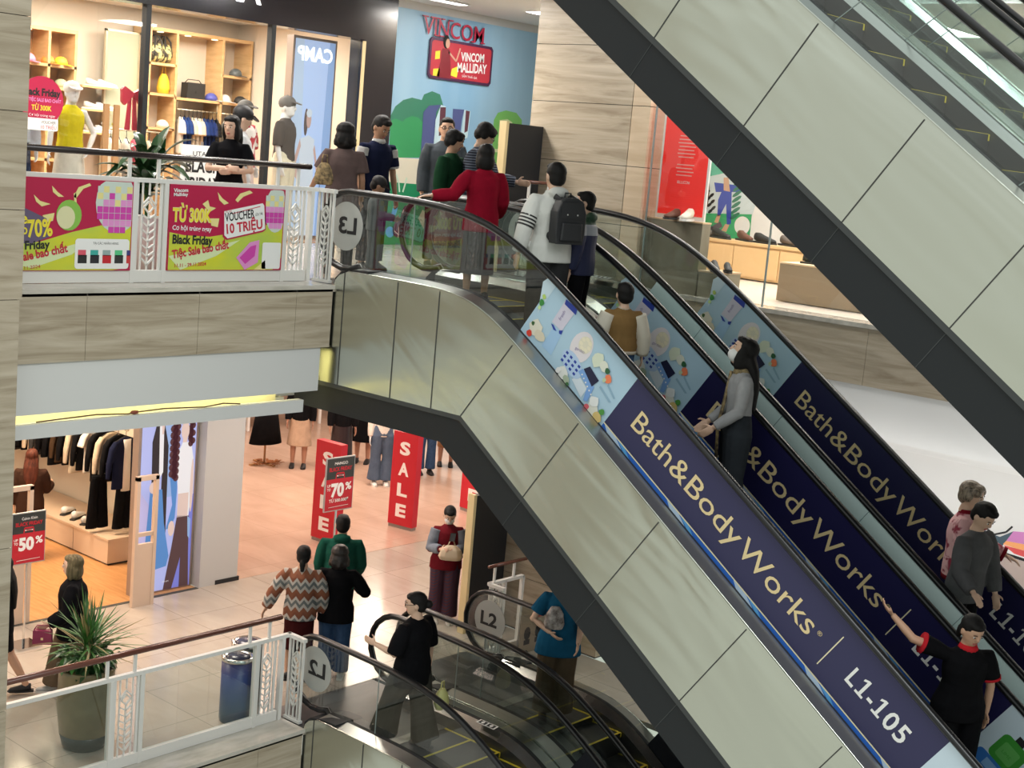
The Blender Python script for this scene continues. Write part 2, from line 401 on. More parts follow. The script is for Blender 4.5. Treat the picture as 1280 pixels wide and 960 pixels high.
def make_escalator(label, ads, group):
    """local x runs from the near outer skin (0) to the far one (1.6); y, z as in the building"""
    root = empty('escalator', (0,0,0), label=label, category='escalator', group=group)
    # outer steel cladding and black bottom band, both sides
    for x, nm in ((0, 'steel_cladding'), (1.6, 'steel_cladding')):
        mb = MB(); ys = ysamp(YT, YB)
        # extra samples at the kinks
        ys = sorted(set(ys+[8.884, 8.884-H/TAN]), reverse=True)
        top = [(x, y, .165+sy(y)) for y in ys]; bot = [(x, y, kinked(-1.0, -.85, y)) for y in ys]
        mb.strip(top, bot, STEEL)
        mb.add([(x,10.78,.0),(x,10.76,.06),(x,10.70,.12),(x,YT,.165+sy(YT)),(x,YT,-1.0),(x,10.78,-1.0)], [(0,1,2,3,4,5)], STEEL)
        mb.add([(x,10.78,-1.0),(x,11.3,-1.0),(x,11.3,-.3),(x,10.78,-.3)], [(0,1,2,3)], STEEL)
        d = -.003 if x == 0 else .003
        for k in range(6):
            s_ = 1.568+1.163*k
            p = lambda t: (x+d, Y0-s_*CC-t*SS, -s_*SS+t*CC)
            if Y0-s_*CC > 2.4: mb.bar(p(.115), p(-.85), .004, .009, GAP, up=(0,1,0))
        for yy in (10.62, 9.85, 9.28): mb.bar((x+d,yy,.15+sy(yy)), (x+d,yy,-1.0), .004, .009, GAP, up=(0,1,0))
        mb.bar((x+d,8.32,-.24),(x+d,8.884,-1.0), .004, .010, GAP, up=(0,1,0))
        # bright folded lip along the top edge
        mb.tube([(x-d*3, y, .168+sy(y)) for y in ys], .007, STEEL, 5, ell=1)
        mb.build(nm, root)
    mb = MB(); ys = sorted(set(ysamp(11.3, YB)+[8.884, 8.884-H/TAN, 9.146, 9.146-H/TAN]), reverse=True)
    for x, d in ((.02,-1),(1.58,1)):
        mb.strip([(x, y, kinked(-1.0,-.85,y)+.01) for y in ys], [(x, y, kinked(-1.305,-1.25,y)) for y in ys], BAND)
        mb.strip([(x+d*.018, y, kinked(-1.0,-.85,y)+.012) for y in ys], [(x+d*.018, y, kinked(-1.045,-.90,y)) for y in ys], BANDL)
        mb.strip([(x+d*.018, y, kinked(-1.045,-.90,y)) for y in ys], [(x, y, kinked(-1.045,-.90,y)) for y in ys], BANDL)
        mb.strip([(x+d*.018, y, kinked(-1.0,-.85,y)+.012) for y in ys], [(x, y, kinked(-1.0,-.85,y)+.012) for y in ys], BANDL)
        for k in range(5):
            s_ = 1.568+1.163*k
            p = lambda t: (x+d*.002, Y0-s_*CC-t*SS, -s_*SS+t*CC)
            if Y0-s_*CC > 2.4: mb.bar(p(-.9), p(-1.25), .004, .006, BANDL, up=(0,1,0))
    mb.strip([(.02, y, kinked(-1.305,-1.25,y)) for y in ys], [(1.58, y, kinked(-1.305,-1.25,y)) for y in ys], BAND)
    mb.build('truss_band', root)
    # decking, inner skirts
    mb = MB()
    for a, b, c in ((0,.175,.20),(1.6,1.425,1.40)):
        mb.strip(edge(a,.17,YT,YB), edge(b,.195,YT,YB), mat('satin deck strip', (.40,.40,.385), .3, .95))
        sg = 1 if b < 1 else -1
        mb.strip(edge(b,.195,YT,YB), edge(b+sg*.03,.20,YT,YB), BLACK)
    mb.build('outer_deck', root)
    mb = MB()
    for a, b in ((.235,.335),(1.365,1.265)):
        sg = 1 if a < 1 else -1
        mb.strip(edge(a-sg*.03,.20,YT,YB), edge(a,.195,YT,YB), BLACK)
        mb.strip(edge(a,.195,YT,YB), edge(b,.13,YT,YB), STEEL2)
    mb.build('inner_deck', root)
    mb = MB()
    for b in (.335,1.265): mb.strip(edge(b,.13,YT,YB), edge(b,-.32,YT,YB), SKIRT)
    mb.build('skirt_panel', root)
    # rounded deck ends (black plastic newel boots)
    for x in (.205,1.395):
        mb = MB()
        mb.prism([(10.80,0),(10.78,.08),(10.70,.15),(10.5,.19),(10.3,.20),(10.3,0)], (x-.19 if x < 1 else x-.06,0,0), (0,1,0), (0,0,1), (.25,0,0), BLACK)
        mb.build('newel_boot', root)
    # balustrades
    RP = rail_path()
    for x in (.205,1.395):
        mb = MB()
        ys = ysamp(10.84, .95)
        mb.strip([(x, y, .94+sy(y,.27)) for y in ys], [(x, y, .19+sy(y)) for y in ys], GLASS)
        arc = [(x, 10.84+.41*math.cos(R(a)), .56+.385*math.sin(R(a))) for a in range(-110, 91, 10)]
        mb.add([(x,10.84,.19)]+arc, [tuple(range(len(arc)+1))], GLASS)
        arc = [(x, .95-.41*math.cos(R(a)), -H+.56+.385*math.sin(R(a))) for a in range(-110, 91, 10)]
        mb.add([(x,.95,-H+.19)]+arc, [tuple(range(len(arc)+1))], GLASS)
        for yy in ((9.9,) if ads else (9.9, 8.35, 6.9, 5.3, 3.7, 2.1)):
            dz = .25 if 2 < yy < 8.6 else 0
            mb.bar((x-.002,yy+dz,.2+sy(yy+dz)), (x-.002,yy-dz,.93+sy(yy-dz,.27)), .008, .008, mat('glass joint', (.25,.3,.29), .3), up=(0,1,0))
        mb.build('glass_balustrade', root)
        mb = MB(); mb.tube([(x, y, z) for y, z in RP], .001, RUB, 10, up=(1,0,0)); mb.v = []; mb.f = []; mb.m = []; mb.s = []
        mb.tube([(x, y, z) for y, z in RP], [(.030,.041)]*len(RP), RUB, 10, up=(1,0,0))
        mb.build('handrail', root)
        mb = MB(); C_ = (10.84,.56); pts = []
        for y, z in RP:
            pts.append((y, z))
        q = []
        for i, (y, z) in enumerate(pts):
            a = Vector(pts[max(i-1,0)]); b = Vector(pts[min(i+1,len(pts)-1)]); t = (b-a).normalized(); nrm = Vector((-t.y, t.x))
            q.append((x, y+nrm.x*.034, z+nrm.y*.034))
        mb.tube(q, .006, mat('dull track steel', (.3,.3,.3), .35, 1), 6)
        mb.build('handrail_track', root)
    # floor plates
    PL = mat('ribbed landing plate', (.17,.17,.175), .42, .8)
    mb = MB(); mb.box((.02,10.0,-.05),(1.58,11.4,.0), PL); mb.box((.335,9.86,-.05),(1.265,10.0,.004), mat('comb plate', (.30,.30,.29), .35, .9)); mb.build('landing_plate', root)
    mb = MB(); mb.box((.02,-.2,-H-.05),(1.58,1.3,-H), PL); mb.build('landing_plate', root)
    # steps
    st = None
    for i in range(20):
        y = 9.66-.4*i; z = tread(y)
        if st is None:
            mb = MB(); mb.box((.345,-.2,-.03),(1.255,.2,0), STEPM); mb.box((.345,-.2,-.33),(1.255,-.17,-.03), STEPM)
            for x in (.345,1.225): mb.box((x,-.2,0),(x+.03,.2,.003), YEL)
            mb.box((.375,-.2,0),(1.225,-.172,.003), YEL); mb.box((.345,-.204,-.05),(.365,-.2,0), YEL); mb.box((1.235,-.204,-.05),(1.255,-.2,0), YEL)
            st = mb.build('step', root); o = st
        else:
            o = st.copy(); COL.objects.link(o); o.parent = root
        o.location = (0, y, z)
    # advertising film on the straight run of the balustrades
    if ads: ads(root)
    return root
NAVY = mat('navy film', (.014,.013,.065), .35, spec=.4); NAVY_GLARE = mat('navy film with glare', (.034,.033,.095), .35, spec=.4)  # second navy is lightened, the glare on the outer film painted in
GOLD = mat('gold print', (.78,.62,.34), .4); GOLDW = mat('pale gold print', (.80,.72,.50), .4)
TEAL = mat('pale teal film back', (.74,.92,.90), .25)
SKYB = mat('light blue print', (.42,.60,.74), .45)
def stq(px, py):
    p = at(0, 9.93, px, py); return (-(p.y-Y0)*CC - p.z*SS, -(p.y-Y0)*SS + p.z*CC)
def bottle_ad(A):
    """flat-lay of bottle, bowl, ribbon and flowers"""
    q = stq; B = col; f_ = {'k': 5}
    def blob(p, r, m, k, n=9, j=.25):
        x, y = q(*p); rr = random.Random(int(p[0]*7+p[1]))
        A.poly([(x+r*(1+rr.uniform(-j,j))*math.cos(2*math.pi*i/n), y+r*(1+rr.uniform(-j,j))*math.sin(2*math.pi*i/n)) for i in range(n)], m, k)
    P = lambda *pts: [q(*p) for p in pts]
    lav, dblue, mblue = B('lavender print', (.62,.60,.72)), B('bottle blue', (.02,.05,.35)), B('cornflower print', (.20,.38,.75))
    A.poly(P((673,392),(700,352),(690,345),(680,352)), B('pale sky print', (.55,.70,.80)), 2)
    # napkin, bottle
    A.poly(P((694,407),(678,432),(690,444),(703,418)), B('napkin blue', (.36,.56,.80)), 2)
    A.poly(P((709,374),(691,402),(703,414),(722,388)), lav, 3); A.poly(P((709,374),(707,380),(721,394),(723,386)), dblue, 4)
    A.poly(P((690,404),(693,406),(697,414),(693,412)), dblue, 4); A.poly(P((700,413),(705,413),(703,418),(700,417)), dblue, 4)
    A.text('fresh', *q(702,401), .035, B('script violet', (.25,.2,.4)), 5, w=.10, rot=95)
    # bowl with gingham cloth
    x, y = q(728,434); A.ell(x, y, .12, .155, B('bowl pink', (.74,.70,.74)), 3); A.ell(x+.02, y+.045, .075, .08, B('bowl cream', (.74,.70,.56)), 4)
    for i in range(7):
        a = i*.9; A.ell(x+.02+.05*math.cos(a), y+.05+.05*math.sin(a), .025, .018, B('petal ivory', (.82,.76,.58)), 5, 7)
    A.text('garden', *q(720,436), .03, B('script violet', (.25,.2,.4)), 5, w=.11, rot=20)
    x, y = q(716,455); A.ell(x, y, .15, .09, B('gingham pale', (.45,.60,.82)), 4, rot=-12)
    for i in range(4):
        for j in range(3):
            A.rect(x-.12+i*.06, y-.06+j*.045, x-.09+i*.06, y-.037+j*.045, dblue, 5)
    A.poly(P((731,461),(739,458),(750,476),(741,483)), B('lid navy', (.01,.012,.05)), 6)
    A.poly(P((724,464),(730,461),(744,484),(735,502),(730,500),(735,484)), mblue, 5)
    for i in range(6): blob((729+i*2.2, 468+i*5), .010, WHITE, 6, 4, 0)
    # jar, flowers, rose
    A.poly(P((716,474),(724,467),(735,486),(727,497)), B('jar pale', (.66,.74,.82)), 3)
    for p, r, c in (((672,409),.075,(.74,.71,.60)),((676,420),.06,(.70,.64,.50)),((663,416),.035,(.70,.05,.03)),((668,404),.02,(.05,.12,.04)),
                    ((679,378),.03,(.04,.25,.05)),((682,371),.022,(.45,.62,.15)),((676,384),.02,(.55,.75,.35)),((749,450),.07,(.66,.72,.58)),((757,458),.05,(.72,.74,.64)),
                    ((762,474),.038,(.85,.22,.10)),((761,464),.03,(.03,.12,.05)),((757,475),.02,(.5,.6,.4)),((706,466),.06,(.75,.77,.74)),((710,474),.04,(.40,.48,.36)),
                    ((742,510),.075,(.74,.74,.66)),((748,521),.05,(.70,.52,.20)),((754,515),.03,(.08,.30,.06)),((735,508),.03,(.65,.12,.15)),((711,480),.02,(.05,.15,.05)),
                    ((745,502),.05,(.78,.80,.80)),((700,462),.03,(.8,.8,.8))):
        kk = f_['k'] = f_['k']+.6; blob(p, r, B('flower %s' % (c,), c), kk)
    A.poly(P((762,480),(770,498),(768,499),(760,482)), B('shadow blue print', (.28,.44,.58)), 3)
    A.poly(P((752,482),(765,503),(762,503),(750,484)), B('shadow blue print', (.28,.44,.58)), 3)
def main_ad(x, outer):
    def f(root):
        mb = MB(); xn = x-.006
        O = (xn, Y0, 0); A = Art(mb, O, (0,-CC,-SS), (0,-SS,CC), (-1,0,0), .0009)
        # backing film with real thickness
        def slab(s0, s1, t0, t1, m):
            p = [(s0,t0),(s1,t0),(s1,t1),(s0,t1)]
            mb.prism(p, (xn,Y0,0), (0,-CC,-SS), (0,-SS,CC), (.004,0,0), m)
        nv = NAVY_GLARE if outer else NAVY
        tt = .772
        slab(.41,1.665,.15,tt,SKYB); slab(1.665,5.53,.15,tt,nv); slab(5.53,7.3,.15,tt,SKYB)
        bottle_ad(A)
        # lower ribbon of blue and white with a gold line above it
        A.rect(1.665,.15,5.53,.205, mat('royal blue print', (.02,.12,.50), .4), 1)
        for i in range(5): 
            s0 = 1.55+i*.9
            A.poly([(s0+.12,.205),(s0+.28,.205),(s0+.45,.15),(s0+.22,.15)], mat('pale ribbon print', (.45,.58,.75), .4), 2)
            A.poly([(s0+.30,.205),(s0+.42,.205),(s0+.55,.15),(s0+.48,.15)], mat('mid ribbon print', (.10,.35,.70), .4), 2)
        A.rect(1.665,.200,5.53,.212, GOLDW, 3)
        A.text('Bath', 1.885, .392, .198, GOLD, 3, w=.50, bold=.002); A.text('&', 2.415, .392, .198, GOLD, 3, w=.19, bold=.002)
        A.text('Body', 2.635, .392, .198, GOLD, 3, w=.67, bold=.002); A.text('Works', 3.33, .392, .198, GOLD, 3, w=.90, bold=.002)
        A.text('®', 4.27, .48, .04, GOLD, 3, w=.045)
        A.rect(4.437,.30,4.447,.645, GOLDW, 3)
        for t_, x_, w_ in (('L',4.675,.082),('-',4.895,.05),('0',5.088,.105),('5',5.215,.095)): A.text(t_, x_, .402, .165, WHITE, 3, w=w_, bold=.018)
        for x_ in (4.785, 4.975):
            A.poly([(x_,.402),(x_+.085,.402),(x_+.085,.424),(x_+.058,.424),(x_+.058,.567),(x_+.036,.567),(x_,.548),(x_,.525),(x_+.032,.542),(x_+.032,.424),(x_,.424)],WHITE,3)
        # second picture: soap bottles
        A.poly([(5.53,.15),(5.75,.15),(6.1,.5),(6.0,.772),(5.53,.772)], mat('pale picture sky', (.60,.72,.82), .45), 1)
        gr = mat('soap green', (.05,.30,.04), .4); gr2 = mat('soap green label', (.12,.42,.10), .4); bl = mat('soap blue', (.04,.18,.55), .4); bl2 = mat('soap pale blue', (.25,.45,.75), .4)
        for dx, a, b in ((0,gr,gr2),(.42,bl,bl2),(.85,gr,gr2)):
            A.rrect(5.66+dx,.30,5.92+dx,.56,.05,a,2); A.rrect(5.71+dx,.345,5.87+dx,.50,.02,b,3); A.rect(5.75+dx,.56,5.83+dx,.62,BLACK,3); A.text('LIME', 5.74+dx,.40,.03,gr,4,w=.09)
        A.rrect(5.60,.17,6.3,.30,.04,bl,2); A.rect(5.7,.19,6.2,.27,bl2,3)
        mb.build('advert_film', root)
    return f
def ads_front(root): main_ad(.205, True)(root); main_ad(1.39, False)(root)
def teal_film(x, root):
    mb = MB(); mb.prism([(.41,.15),(7.3,.15),(7.3,.772),(.41,.772)], (x-.006,Y0,0), (0,-CC,-SS), (0,-SS,CC), (.004,0,0), TEAL)
    for s_ in (1.1,2.3,3.5,4.7): mb.prism([(s_,.15),(s_+.006,.15),(s_+.006,.772),(s_,.772)], (x-.008,Y0,0), (0,-CC,-SS), (0,-SS,CC), (.002,0,0), mat('film joint', (.2,.34,.33), .4))
    mb.build('advert_film_back', root, label='pale teal back of the film')
def ads_back(root): teal_film(.205, root); main_ad(1.39, False)(root)
def dark_film(x):
    def f(root):
        mb = MB(); mb.prism([(.45,.15),(7.3,.15),(7.3,.772),(.45,.772)], (x-.006,Y0,0), (0,-CC,-SS), (0,-SS,CC), (.004,0,0), mat('black film', (.012,.013,.02), .4))
        mb.build('advert_film', root)
    return f
def ads_low(root): dark_film(1.39)(root)
XE1, XE2 = 9.72, 11.345
grp = 'escalators between the mall floors'
def disc(root, x, word, flip):
    mb = MB(); mb.prism([(10.87+.25*math.cos(R(a)), .60+.25*math.sin(R(a))) for a in range(0,360,12)], (x-.007,0,0), (0,1,0), (0,0,1), (.004,0,0), SIGNG)
    if flip: Art(mb, (x-.008,0,0), (0,1,0), (0,0,1), (-1,0,0)).text(word, 10.71, .53, .17, BLACK, 1, w=.27, bold=.03)
    else: Art(mb, (x-.008,0,0), (0,-1,0), (0,0,1), (-1,0,0)).text(word, -11.02, .53, .17, BLACK, 1, w=.27, bold=.03)
    mb.build('level_disc', root, label='grey disc with %s' % word)
def safety(root, x, y=9.95):
    mb = MB(); A = Art(mb, (x,y,.205), (0,-1,0), (.5,0,.08), (-.2,0,1))
    A.rect(0,0,.26,.16, WHITE, 2); A.rect(.02,.02,.12,.14, BLACK, 3); A.rect(.14,.02,.24,.14, BLACK, 3)
    A.ell(.07,.08,.02,.05,WHITE,4); A.ell(.19,.08,.02,.05,WHITE,4); mb.build('safety_sticker', root)
e1 = make_escalator('steel escalator to the middle floor whose outer side faces the camera, navy advert film', ads_front, grp); e1.location.x = XE1
disc(e1, .205, 'L3', True)
e2 = make_escalator('escalator behind the front navy one, carrying the couple in pink and grey', ads_back, grp); e2.location.x = XE2
disc(e2, 1.395, 'L3', False); safety(e2, 1.27, 9.75); 
e3 = make_escalator('topmost near escalator crossing the upper right corner, plain steel side over a black band', None, grp); e3.location = (XE1,0,H)
e4 = make_escalator('topmost far escalator seen through the glass in the upper right corner', None, grp); e4.location = (XE2,0,H)
e5 = make_escalator('lowest near escalator at the bottom centre, with the person in black tee on it', ads_low, grp); e5.location = (XE1,0,-H)
disc(e5, .205, 'L2', True); safety(e5, 1.27, 9.45)
e6 = make_escalator('lowest far escalator under the steel side, with the person in blue top on it', ads_low, grp); e6.location = (XE2,0,-H)
disc(e6, 1.395, 'L2', False)
# ================================================================== PEOPLE
def remesh(mb, vox, it=3, mats=None):
    me = mb.mesh('tmp'); o = bpy.data.objects.new('tmp', me); COL.objects.link(o)
    r = o.modifiers.new('r', 'REMESH'); r.mode = 'VOXEL'; r.voxel_size = vox; r.use_smooth_shade = True
    if it:
        s = o.modifiers.new('s', 'SMOOTH'); s.iterations = it; s.factor = .5
    dg = bpy.context.evaluated_depsgraph_get()
    out = bpy.data.meshes.new_from_object(o.evaluated_get(dg), preserve_all_data_layers=False, depsgraph=dg)
    bpy.data.objects.remove(o); bpy.data.meshes.remove(me)
    out.materials.clear()
    for m in (mats or mb.mats[:1]): out.materials.append(m)
    out.polygons.foreach_set('material_index', [0]*len(out.polygons)); out.polygons.foreach_set('use_smooth', [True]*len(out.polygons))
    return out
def join_into(me, mb):
    """append the builder's faces (own materials) to an existing mesh"""
    bm = bmesh.new(); bm.from_mesh(me)
    base = len(me.materials)
    for m in mb.mats: me.materials.append(m)
    vs = [bm.verts.new(v) for v in mb.v]
    for f, k in zip(mb.f, mb.m):
        try: fc = bm.faces.new([vs[i] for i in f])
        except ValueError: continue
        fc.material_index = base+k; fc.smooth = True
    bm.to_mesh(me); bm.free(); return me
def mobj(name, me, parent, **tags):
    o = bpy.data.objects.new(name, me); COL.objects.link(o); me.name = name
    if parent: o.parent = parent
    for k, v in tags.items(): o[k] = v
    return o
SKIN = mat('skin', (.56,.33,.22), .5); SKINP = mat('fair skin', (.66,.43,.31), .5); SKIND = mat('tan skin', (.42,.23,.14), .5)
HAIRB = mat('black hair', (.007,.006,.006), .62, spec=.25); HAIRBR = mat('brown hair', (.045,.02,.012), .4); HAIRG = mat('highlighted hair', (.16,.12,.085), .45, fn=noisy((.05,.035,.025),(.42,.33,.24),40,(3,1,.4)))
EYEW = mat('eye white', (.7,.68,.65), .3); LIP = mat('lips', (.42,.12,.10), .5)
def fabric(name, c, c2=None, sc=30): 
    c2 = c2 or tuple(x*.8 for x in c)
    return mat(name, c, .9, fn=noisy(c2, c, 7, (1,1,1), 1.0, 4, .25), spec=.08)
V3 = Vector
def hand(mb, w, d, side, m, s, curl=.5, palm=None):
    """w wrist, d direction, side +1 right / -1 left, palm = palm-facing direction"""
    d = d.normalized(); p = V3(palm) if palm is not None else V3((-side,.2,0)); p = (p-d*p.dot(d)).normalized(); t = d.cross(p).normalized()
    # t is the width axis; thumb on the forward/up side
    if t.y*1.0 + t.z*.3 < 0: t = -t
    M = Matrix((t, p, d)).transposed()
    mb.ball(w+d*(.045*s), (.040*s,.017*s,.055*s), m, 10, M)
    for i, L in enumerate((.066,.080,.076,.060)):
        b = w+d*(.083*s)+t*((.028-.0187*i)*s); a1 = b+(d+p*curl*.35).normalized()*(L*.5*s); a2 = a1+(d+p*curl*1.6).normalized()*(L*.5*s)
        mb.tube([b-d*.02*s, b, a1, a2], [.0095*s,.0095*s,.0088*s,.0072*s], m, 6)
    b = w+d*(.020*s)+t*(.030*s); a1 = b+(d*.6+t*.75+p*.2).normalized()*(.038*s); a2 = a1+(d*.9+t*.3+p*.3).normalized()*(.03*s)
    mb.tube([b-t*.01*s, b, a1, a2], [.013*s,.012*s,.0105*s,.008*s], m, 6)
def person(label, pos, heading, Ht, skin=None, hair=('short', None), top=None, bottom=None, shoes=None, armR=((.15,.0,-1),(.05,.25,-1)), armL=((-.15,.0,-1),(-.05,.25,-1)),
           legR=((.03,.02,-1),(.0,-.03,-1)), legL=((-.03,.02,-1),(.0,-.03,-1)), lean=0, head=(0,0), hk=1.0, wide=1.0, fem=False, extras=(), group=None, kind='person', curl=(.5,.5), palm=(None,None), dz=0, detail=True, mouth=True, vox=.0085):
    s = Ht/1.70; skin = skin or SKIN; hk = hk*1.13
    top = top or {}; bottom = bottom or {}
    root = empty(kind if kind != 'person' else 'person', pos, R(heading-90), label=label, category=kind)
    if group: root['group'] = group
    sw = (.165 if fem else .185)*wide*s; hipx = .088*s*wide**.5
    def dirs(a): return [V3(x).normalized() for x in a]
    LR, LL = dirs(legR), dirs(legL)
    th, sh = .41*s, .41*s
    drop = max(-(LR[0].z*th+LR[1].z*sh), -(LL[0].z*th+LL[1].z*sh)); pz = drop + .085*s; 
    Pv = V3((0,0,pz))
    hip = [V3((hipx,0,pz)), V3((-hipx,0,pz))]; knee = [hip[0]+LR[0]*th, hip[1]+LL[0]*th]; ank = [knee[0]+LR[1]*sh, knee[1]+LL[1]*sh]
    k = s; dzh = -(hk-1.08)*.20
    ML = Matrix.Translation(Pv) @ Matrix.Rotation(R(-lean), 4, 'X') @ Matrix.Translation(-Pv)
    def up(x, y, z): return ML @ V3((x*s, y*s, pz+(z-.905)*s))
    shR, shL = up(sw/s, -.005, 1.365+dzh), up(-sw/s, -.005, 1.365+dzh)
    neck0, neck1 = up(0,-.015,1.42+dzh), up(0,.0,1.50+dzh)
    hc = up(0,.015,1.70-.118*hk)
    MH = Matrix.Translation(hc) @ Matrix.Rotation(R(-lean*.5), 4, 'X') @ Matrix.Rotation(R(head[0]), 4, 'Z') @ Matrix.Rotation(R(head[1]), 4, 'X') @ Matrix.Scale(s*hk, 4)
    aR, aL = dirs(armR), dirs(armL); ua, fa = .285*s, .245*s
    elb = [shR+aR[0]*ua, shL+aL[0]*ua]; wri = [elb[0]+aR[1]*fa, elb[1]+aL[1]*fa]
    # ---------------- body, one continuous surface
    mb = MB(); hb = MB()
    hb.ball((0,0,.012), (.073,.092,.103), skin, 16); hb.ball((0,.022,-.055), (.054,.064,.058), skin, 14); hb.ball((0,.012,-.02), (.066,.078,.08), skin, 14)
    hb.tube([(0,.082,.02),(0,.100,-.012),(0,.094,-.025)], [.008,.0125,.010], skin, 8)
    for e in (1,-1): hb.ball((e*.074,-.004,-.008), (.010,.020,.030), skin, 8)
    hb.xf(MH); mb.v += hb.v; mb.f += hb.f; mb.m += [mb.mi(skin)]*len(hb.f); mb.s += [True]*len(hb.f)
    mb.tube([neck0, neck1, hc-(hc-neck1)*.3], [.066*s,.056*s,.054*s], skin, 12)
    tb = MB(); W = wide
    prof = [(.86,.145*W,.095),(.93,.155*W,.105),(1.03,.128*W,.092),(1.12,.125*W,.092),(1.24,.150*W,.105),(1.31,.150*W,.096),(1.365,.118*W,.072),(1.41,.066,.052)]
    tb.loft([(0,0,pz+(z-.905+ (dzh if z > 1.1 else 0))*s, rx*s*(.92 if fem else 1), ry*s) for z, rx, ry in prof], skin, 16); tb.xf(ML)
    mb.v, o = mb.v + tb.v, len(mb.v); mb.f += [tuple(i+o for i in f) for f in tb.f]; mb.m += [0]*len(tb.f); mb.s += [True]*len(tb.f)
    for i, e in ((0,1),(1,-1)):
        sh_ = (shR, shL)[i]
        mb.tube([sh_-V3((e*.05*s,0,.0)), sh_, sh_+(elb[i]-sh_)*.5, elb[i], elb[i]+(wri[i]-elb[i])*.35, wri[i]], [.034*s,.040*s,.041*s,.036*s,.036*s,.025*s], skin, 10)
        mb.ball(elb[i], .039*s, skin, 8)
        hand(mb, wri[i], (wri[i]-elb[i]), e, skin, s*(1.0 if hk < 1.2 else 1.1), curl[i], palm[i])
        mb.tube([hip[i]+V3((0,0,.03*s)), hip[i], hip[i]+(knee[i]-hip[i])*.5, knee[i], knee[i]+(ank[i]-knee[i])*.35, ank[i]], [.085*s,.09*s,.072*s,.054*s,.055*s,.036*s], skin, 10)
        mb.tube([ank[i]+V3((0,-.04*s,-.045*s)), ank[i]+V3((0,.06*s,-.05*s)), ank[i]+V3((0,.15*s,-.062*s))], [.036*s,.038*s,.022*s], skin, 8)
        mb.tube([ank[i]+V3((0,0,.02*s)), ank[i]+V3((0,.01*s,-.05*s))], [.036*s,.04*s], skin, 8)
    me = remesh(mb, vox, 2, [skin])
    if detail:
        fb = MB()
        for e in (1,-1):
            fb.ball((e*.029,.083,.008), (.013,.006,.0065), EYEW, 8); fb.ball((e*.029,.0875,.008), (.0065,.004,.006), HAIRB, 8)
            fb.tube([(e*.016,.090,.026),(e*.03,.0905,.031),(e*.045,.082,.027)], .0032, HAIRB, 5)
        if mouth:
            fb.ball((0,.0845,-.052), (.023,.007,.0045), LIP, 8); fb.ball((0,.083,-.060), (.018,.007,.005), LIP, 8)
        fb.xf(MH); join_into(me, fb)
    mobj('body', me, root)
    # ---------------- hair / hat
    st, hm = hair; hm = hm or HAIRB
    if st != 'bald':
        hb = MB()
        hb.ball((0,-.016,.036), (.081,.094,.084), hm, 16); hb.ball((0,-.038,-.012), (.075,.064,.072), hm, 14)
        if st == 'quiff': hb.ball((0,.052,.085), (.055,.045,.032), hm, 10); hb.ball((0,.0,.095), (.065,.07,.035), hm, 10)
        if st in ('short','fringe'): hb.ball((0,.035,.080), (.066,.056,.030), hm, 10)
        if st == 'fringe':
            for e in (1,-1): hb.ball((e*.045,.045,.05), (.035,.045,.04), hm, 10); hb.ball((e*.068,.0,.0), (.018,.04,.05), hm, 8)
        if st in ('bob','long','hood'):
            hb.ball((0,-.030,-.055), (.088,.078,.105), hm, 14)
            for e in (1,-1): hb.ball((e*.066,.012,-.045), (.024,.050,.095), hm, 10)
            hb.ball((0,.03,.078), (.07,.06,.034), hm, 10)
        if st == 'bobbig': 
            hb.ball((0,-.030,-.045), (.108,.095,.12), hm, 14); hb.ball((0,-.02,.045), (.10,.10,.085), hm, 12)
            for i in range(16): a = i*.8; hb.ball((.09*math.cos(a),-.03+.08*math.sin(a),-.09+.02*(i%3)), .03, hm, 6)
        if st == 'bun': hb.ball((0,-.122,-.005), (.040,.036,.040), hm, 10); hb.ball((0,.03,.074), (.066,.06,.034), hm, 10)
        if st == 'tied': hb.ball((0,.03,.074), (.066,.06,.034), hm, 10); hb.ball((0,-.10,-.07), (.035,.03,.05), hm, 10); hb.tube([(0,-.10,-.08),(0,-.105,-.15)], [.03,.02], hm, 8)
        hb.xf(MH)
        if st == 'long':
            a = MH @ V3((0,-.045,-.02)); L = .46*s
            hb.tube([a, a+V3((0,-.05*s,-.12*s)), a+V3((0,-.075*s,-.26*s)), a+V3((0,-.085*s,-L))], [(.100*s,.065*s),(.112*s,.060*s),(.105*s,.052*s),(.055*s,.030*s)], hm, 12, up=(0,1,0))
        mobj('hair', remesh(hb, .009, 2), root)
    if 'cap' in extras or 'whitecap' in extras or 'greycap' in extras:
        cm = {'cap': BLACK, 'whitecap': mat('white cap cloth', (.80,.78,.74), .8), 'greycap': mat('two tone visor cap', (.10,.10,.10), .7)}[[e for e in extras if e in ('cap','whitecap','greycap')][0]]
        hb = MB(); vs = []
        hb.ball((0,-.008,.050), (.090,.104,.086), cm, 18)
        hb.prism([(-.075,0),(-.06,.06),(-.03,.085),(.03,.085),(.06,.06),(.075,0)], (0,.075,.062), (1,0,0), (0,.95,-.28), (0,.002,.010), cm)
        hb.ball((0,-.008,.137), (.01,.01,.006), cm, 6)
        hb.xf(MH); hb.build('cap', root)
    if 'mask' in extras:
        hb = MB(); hb.ball((0,.040,-.045), (.064,.066,.058), mat('white face mask', (.80,.80,.80), .7), 14)
        for e in (1,-1): hb.tube([(e*.05,.07,-.03),(e*.078,0,-.005)], .002, MATS['white face mask'], 4)
        hb.xf(MH); hb.build('face_mask', root)
    if 'glasses' in extras:
        hb = MB()
        for e in (1,-1):
            hb.tube([(e*.031+.02*math.cos(R(a)), .099, .008+.015*math.sin(R(a))) for a in range(0,360,45)], .0025, BLACK, 4, closed=True)
            hb.tube([(e*.052,.098,.012),(e*.078,.0,.012)], .002, BLACK, 4)
        hb.tube([(-.011,.1,.01),(.011,.1,.01)], .002, BLACK, 4)
        hb.xf(MH); hb.build('glasses', root)
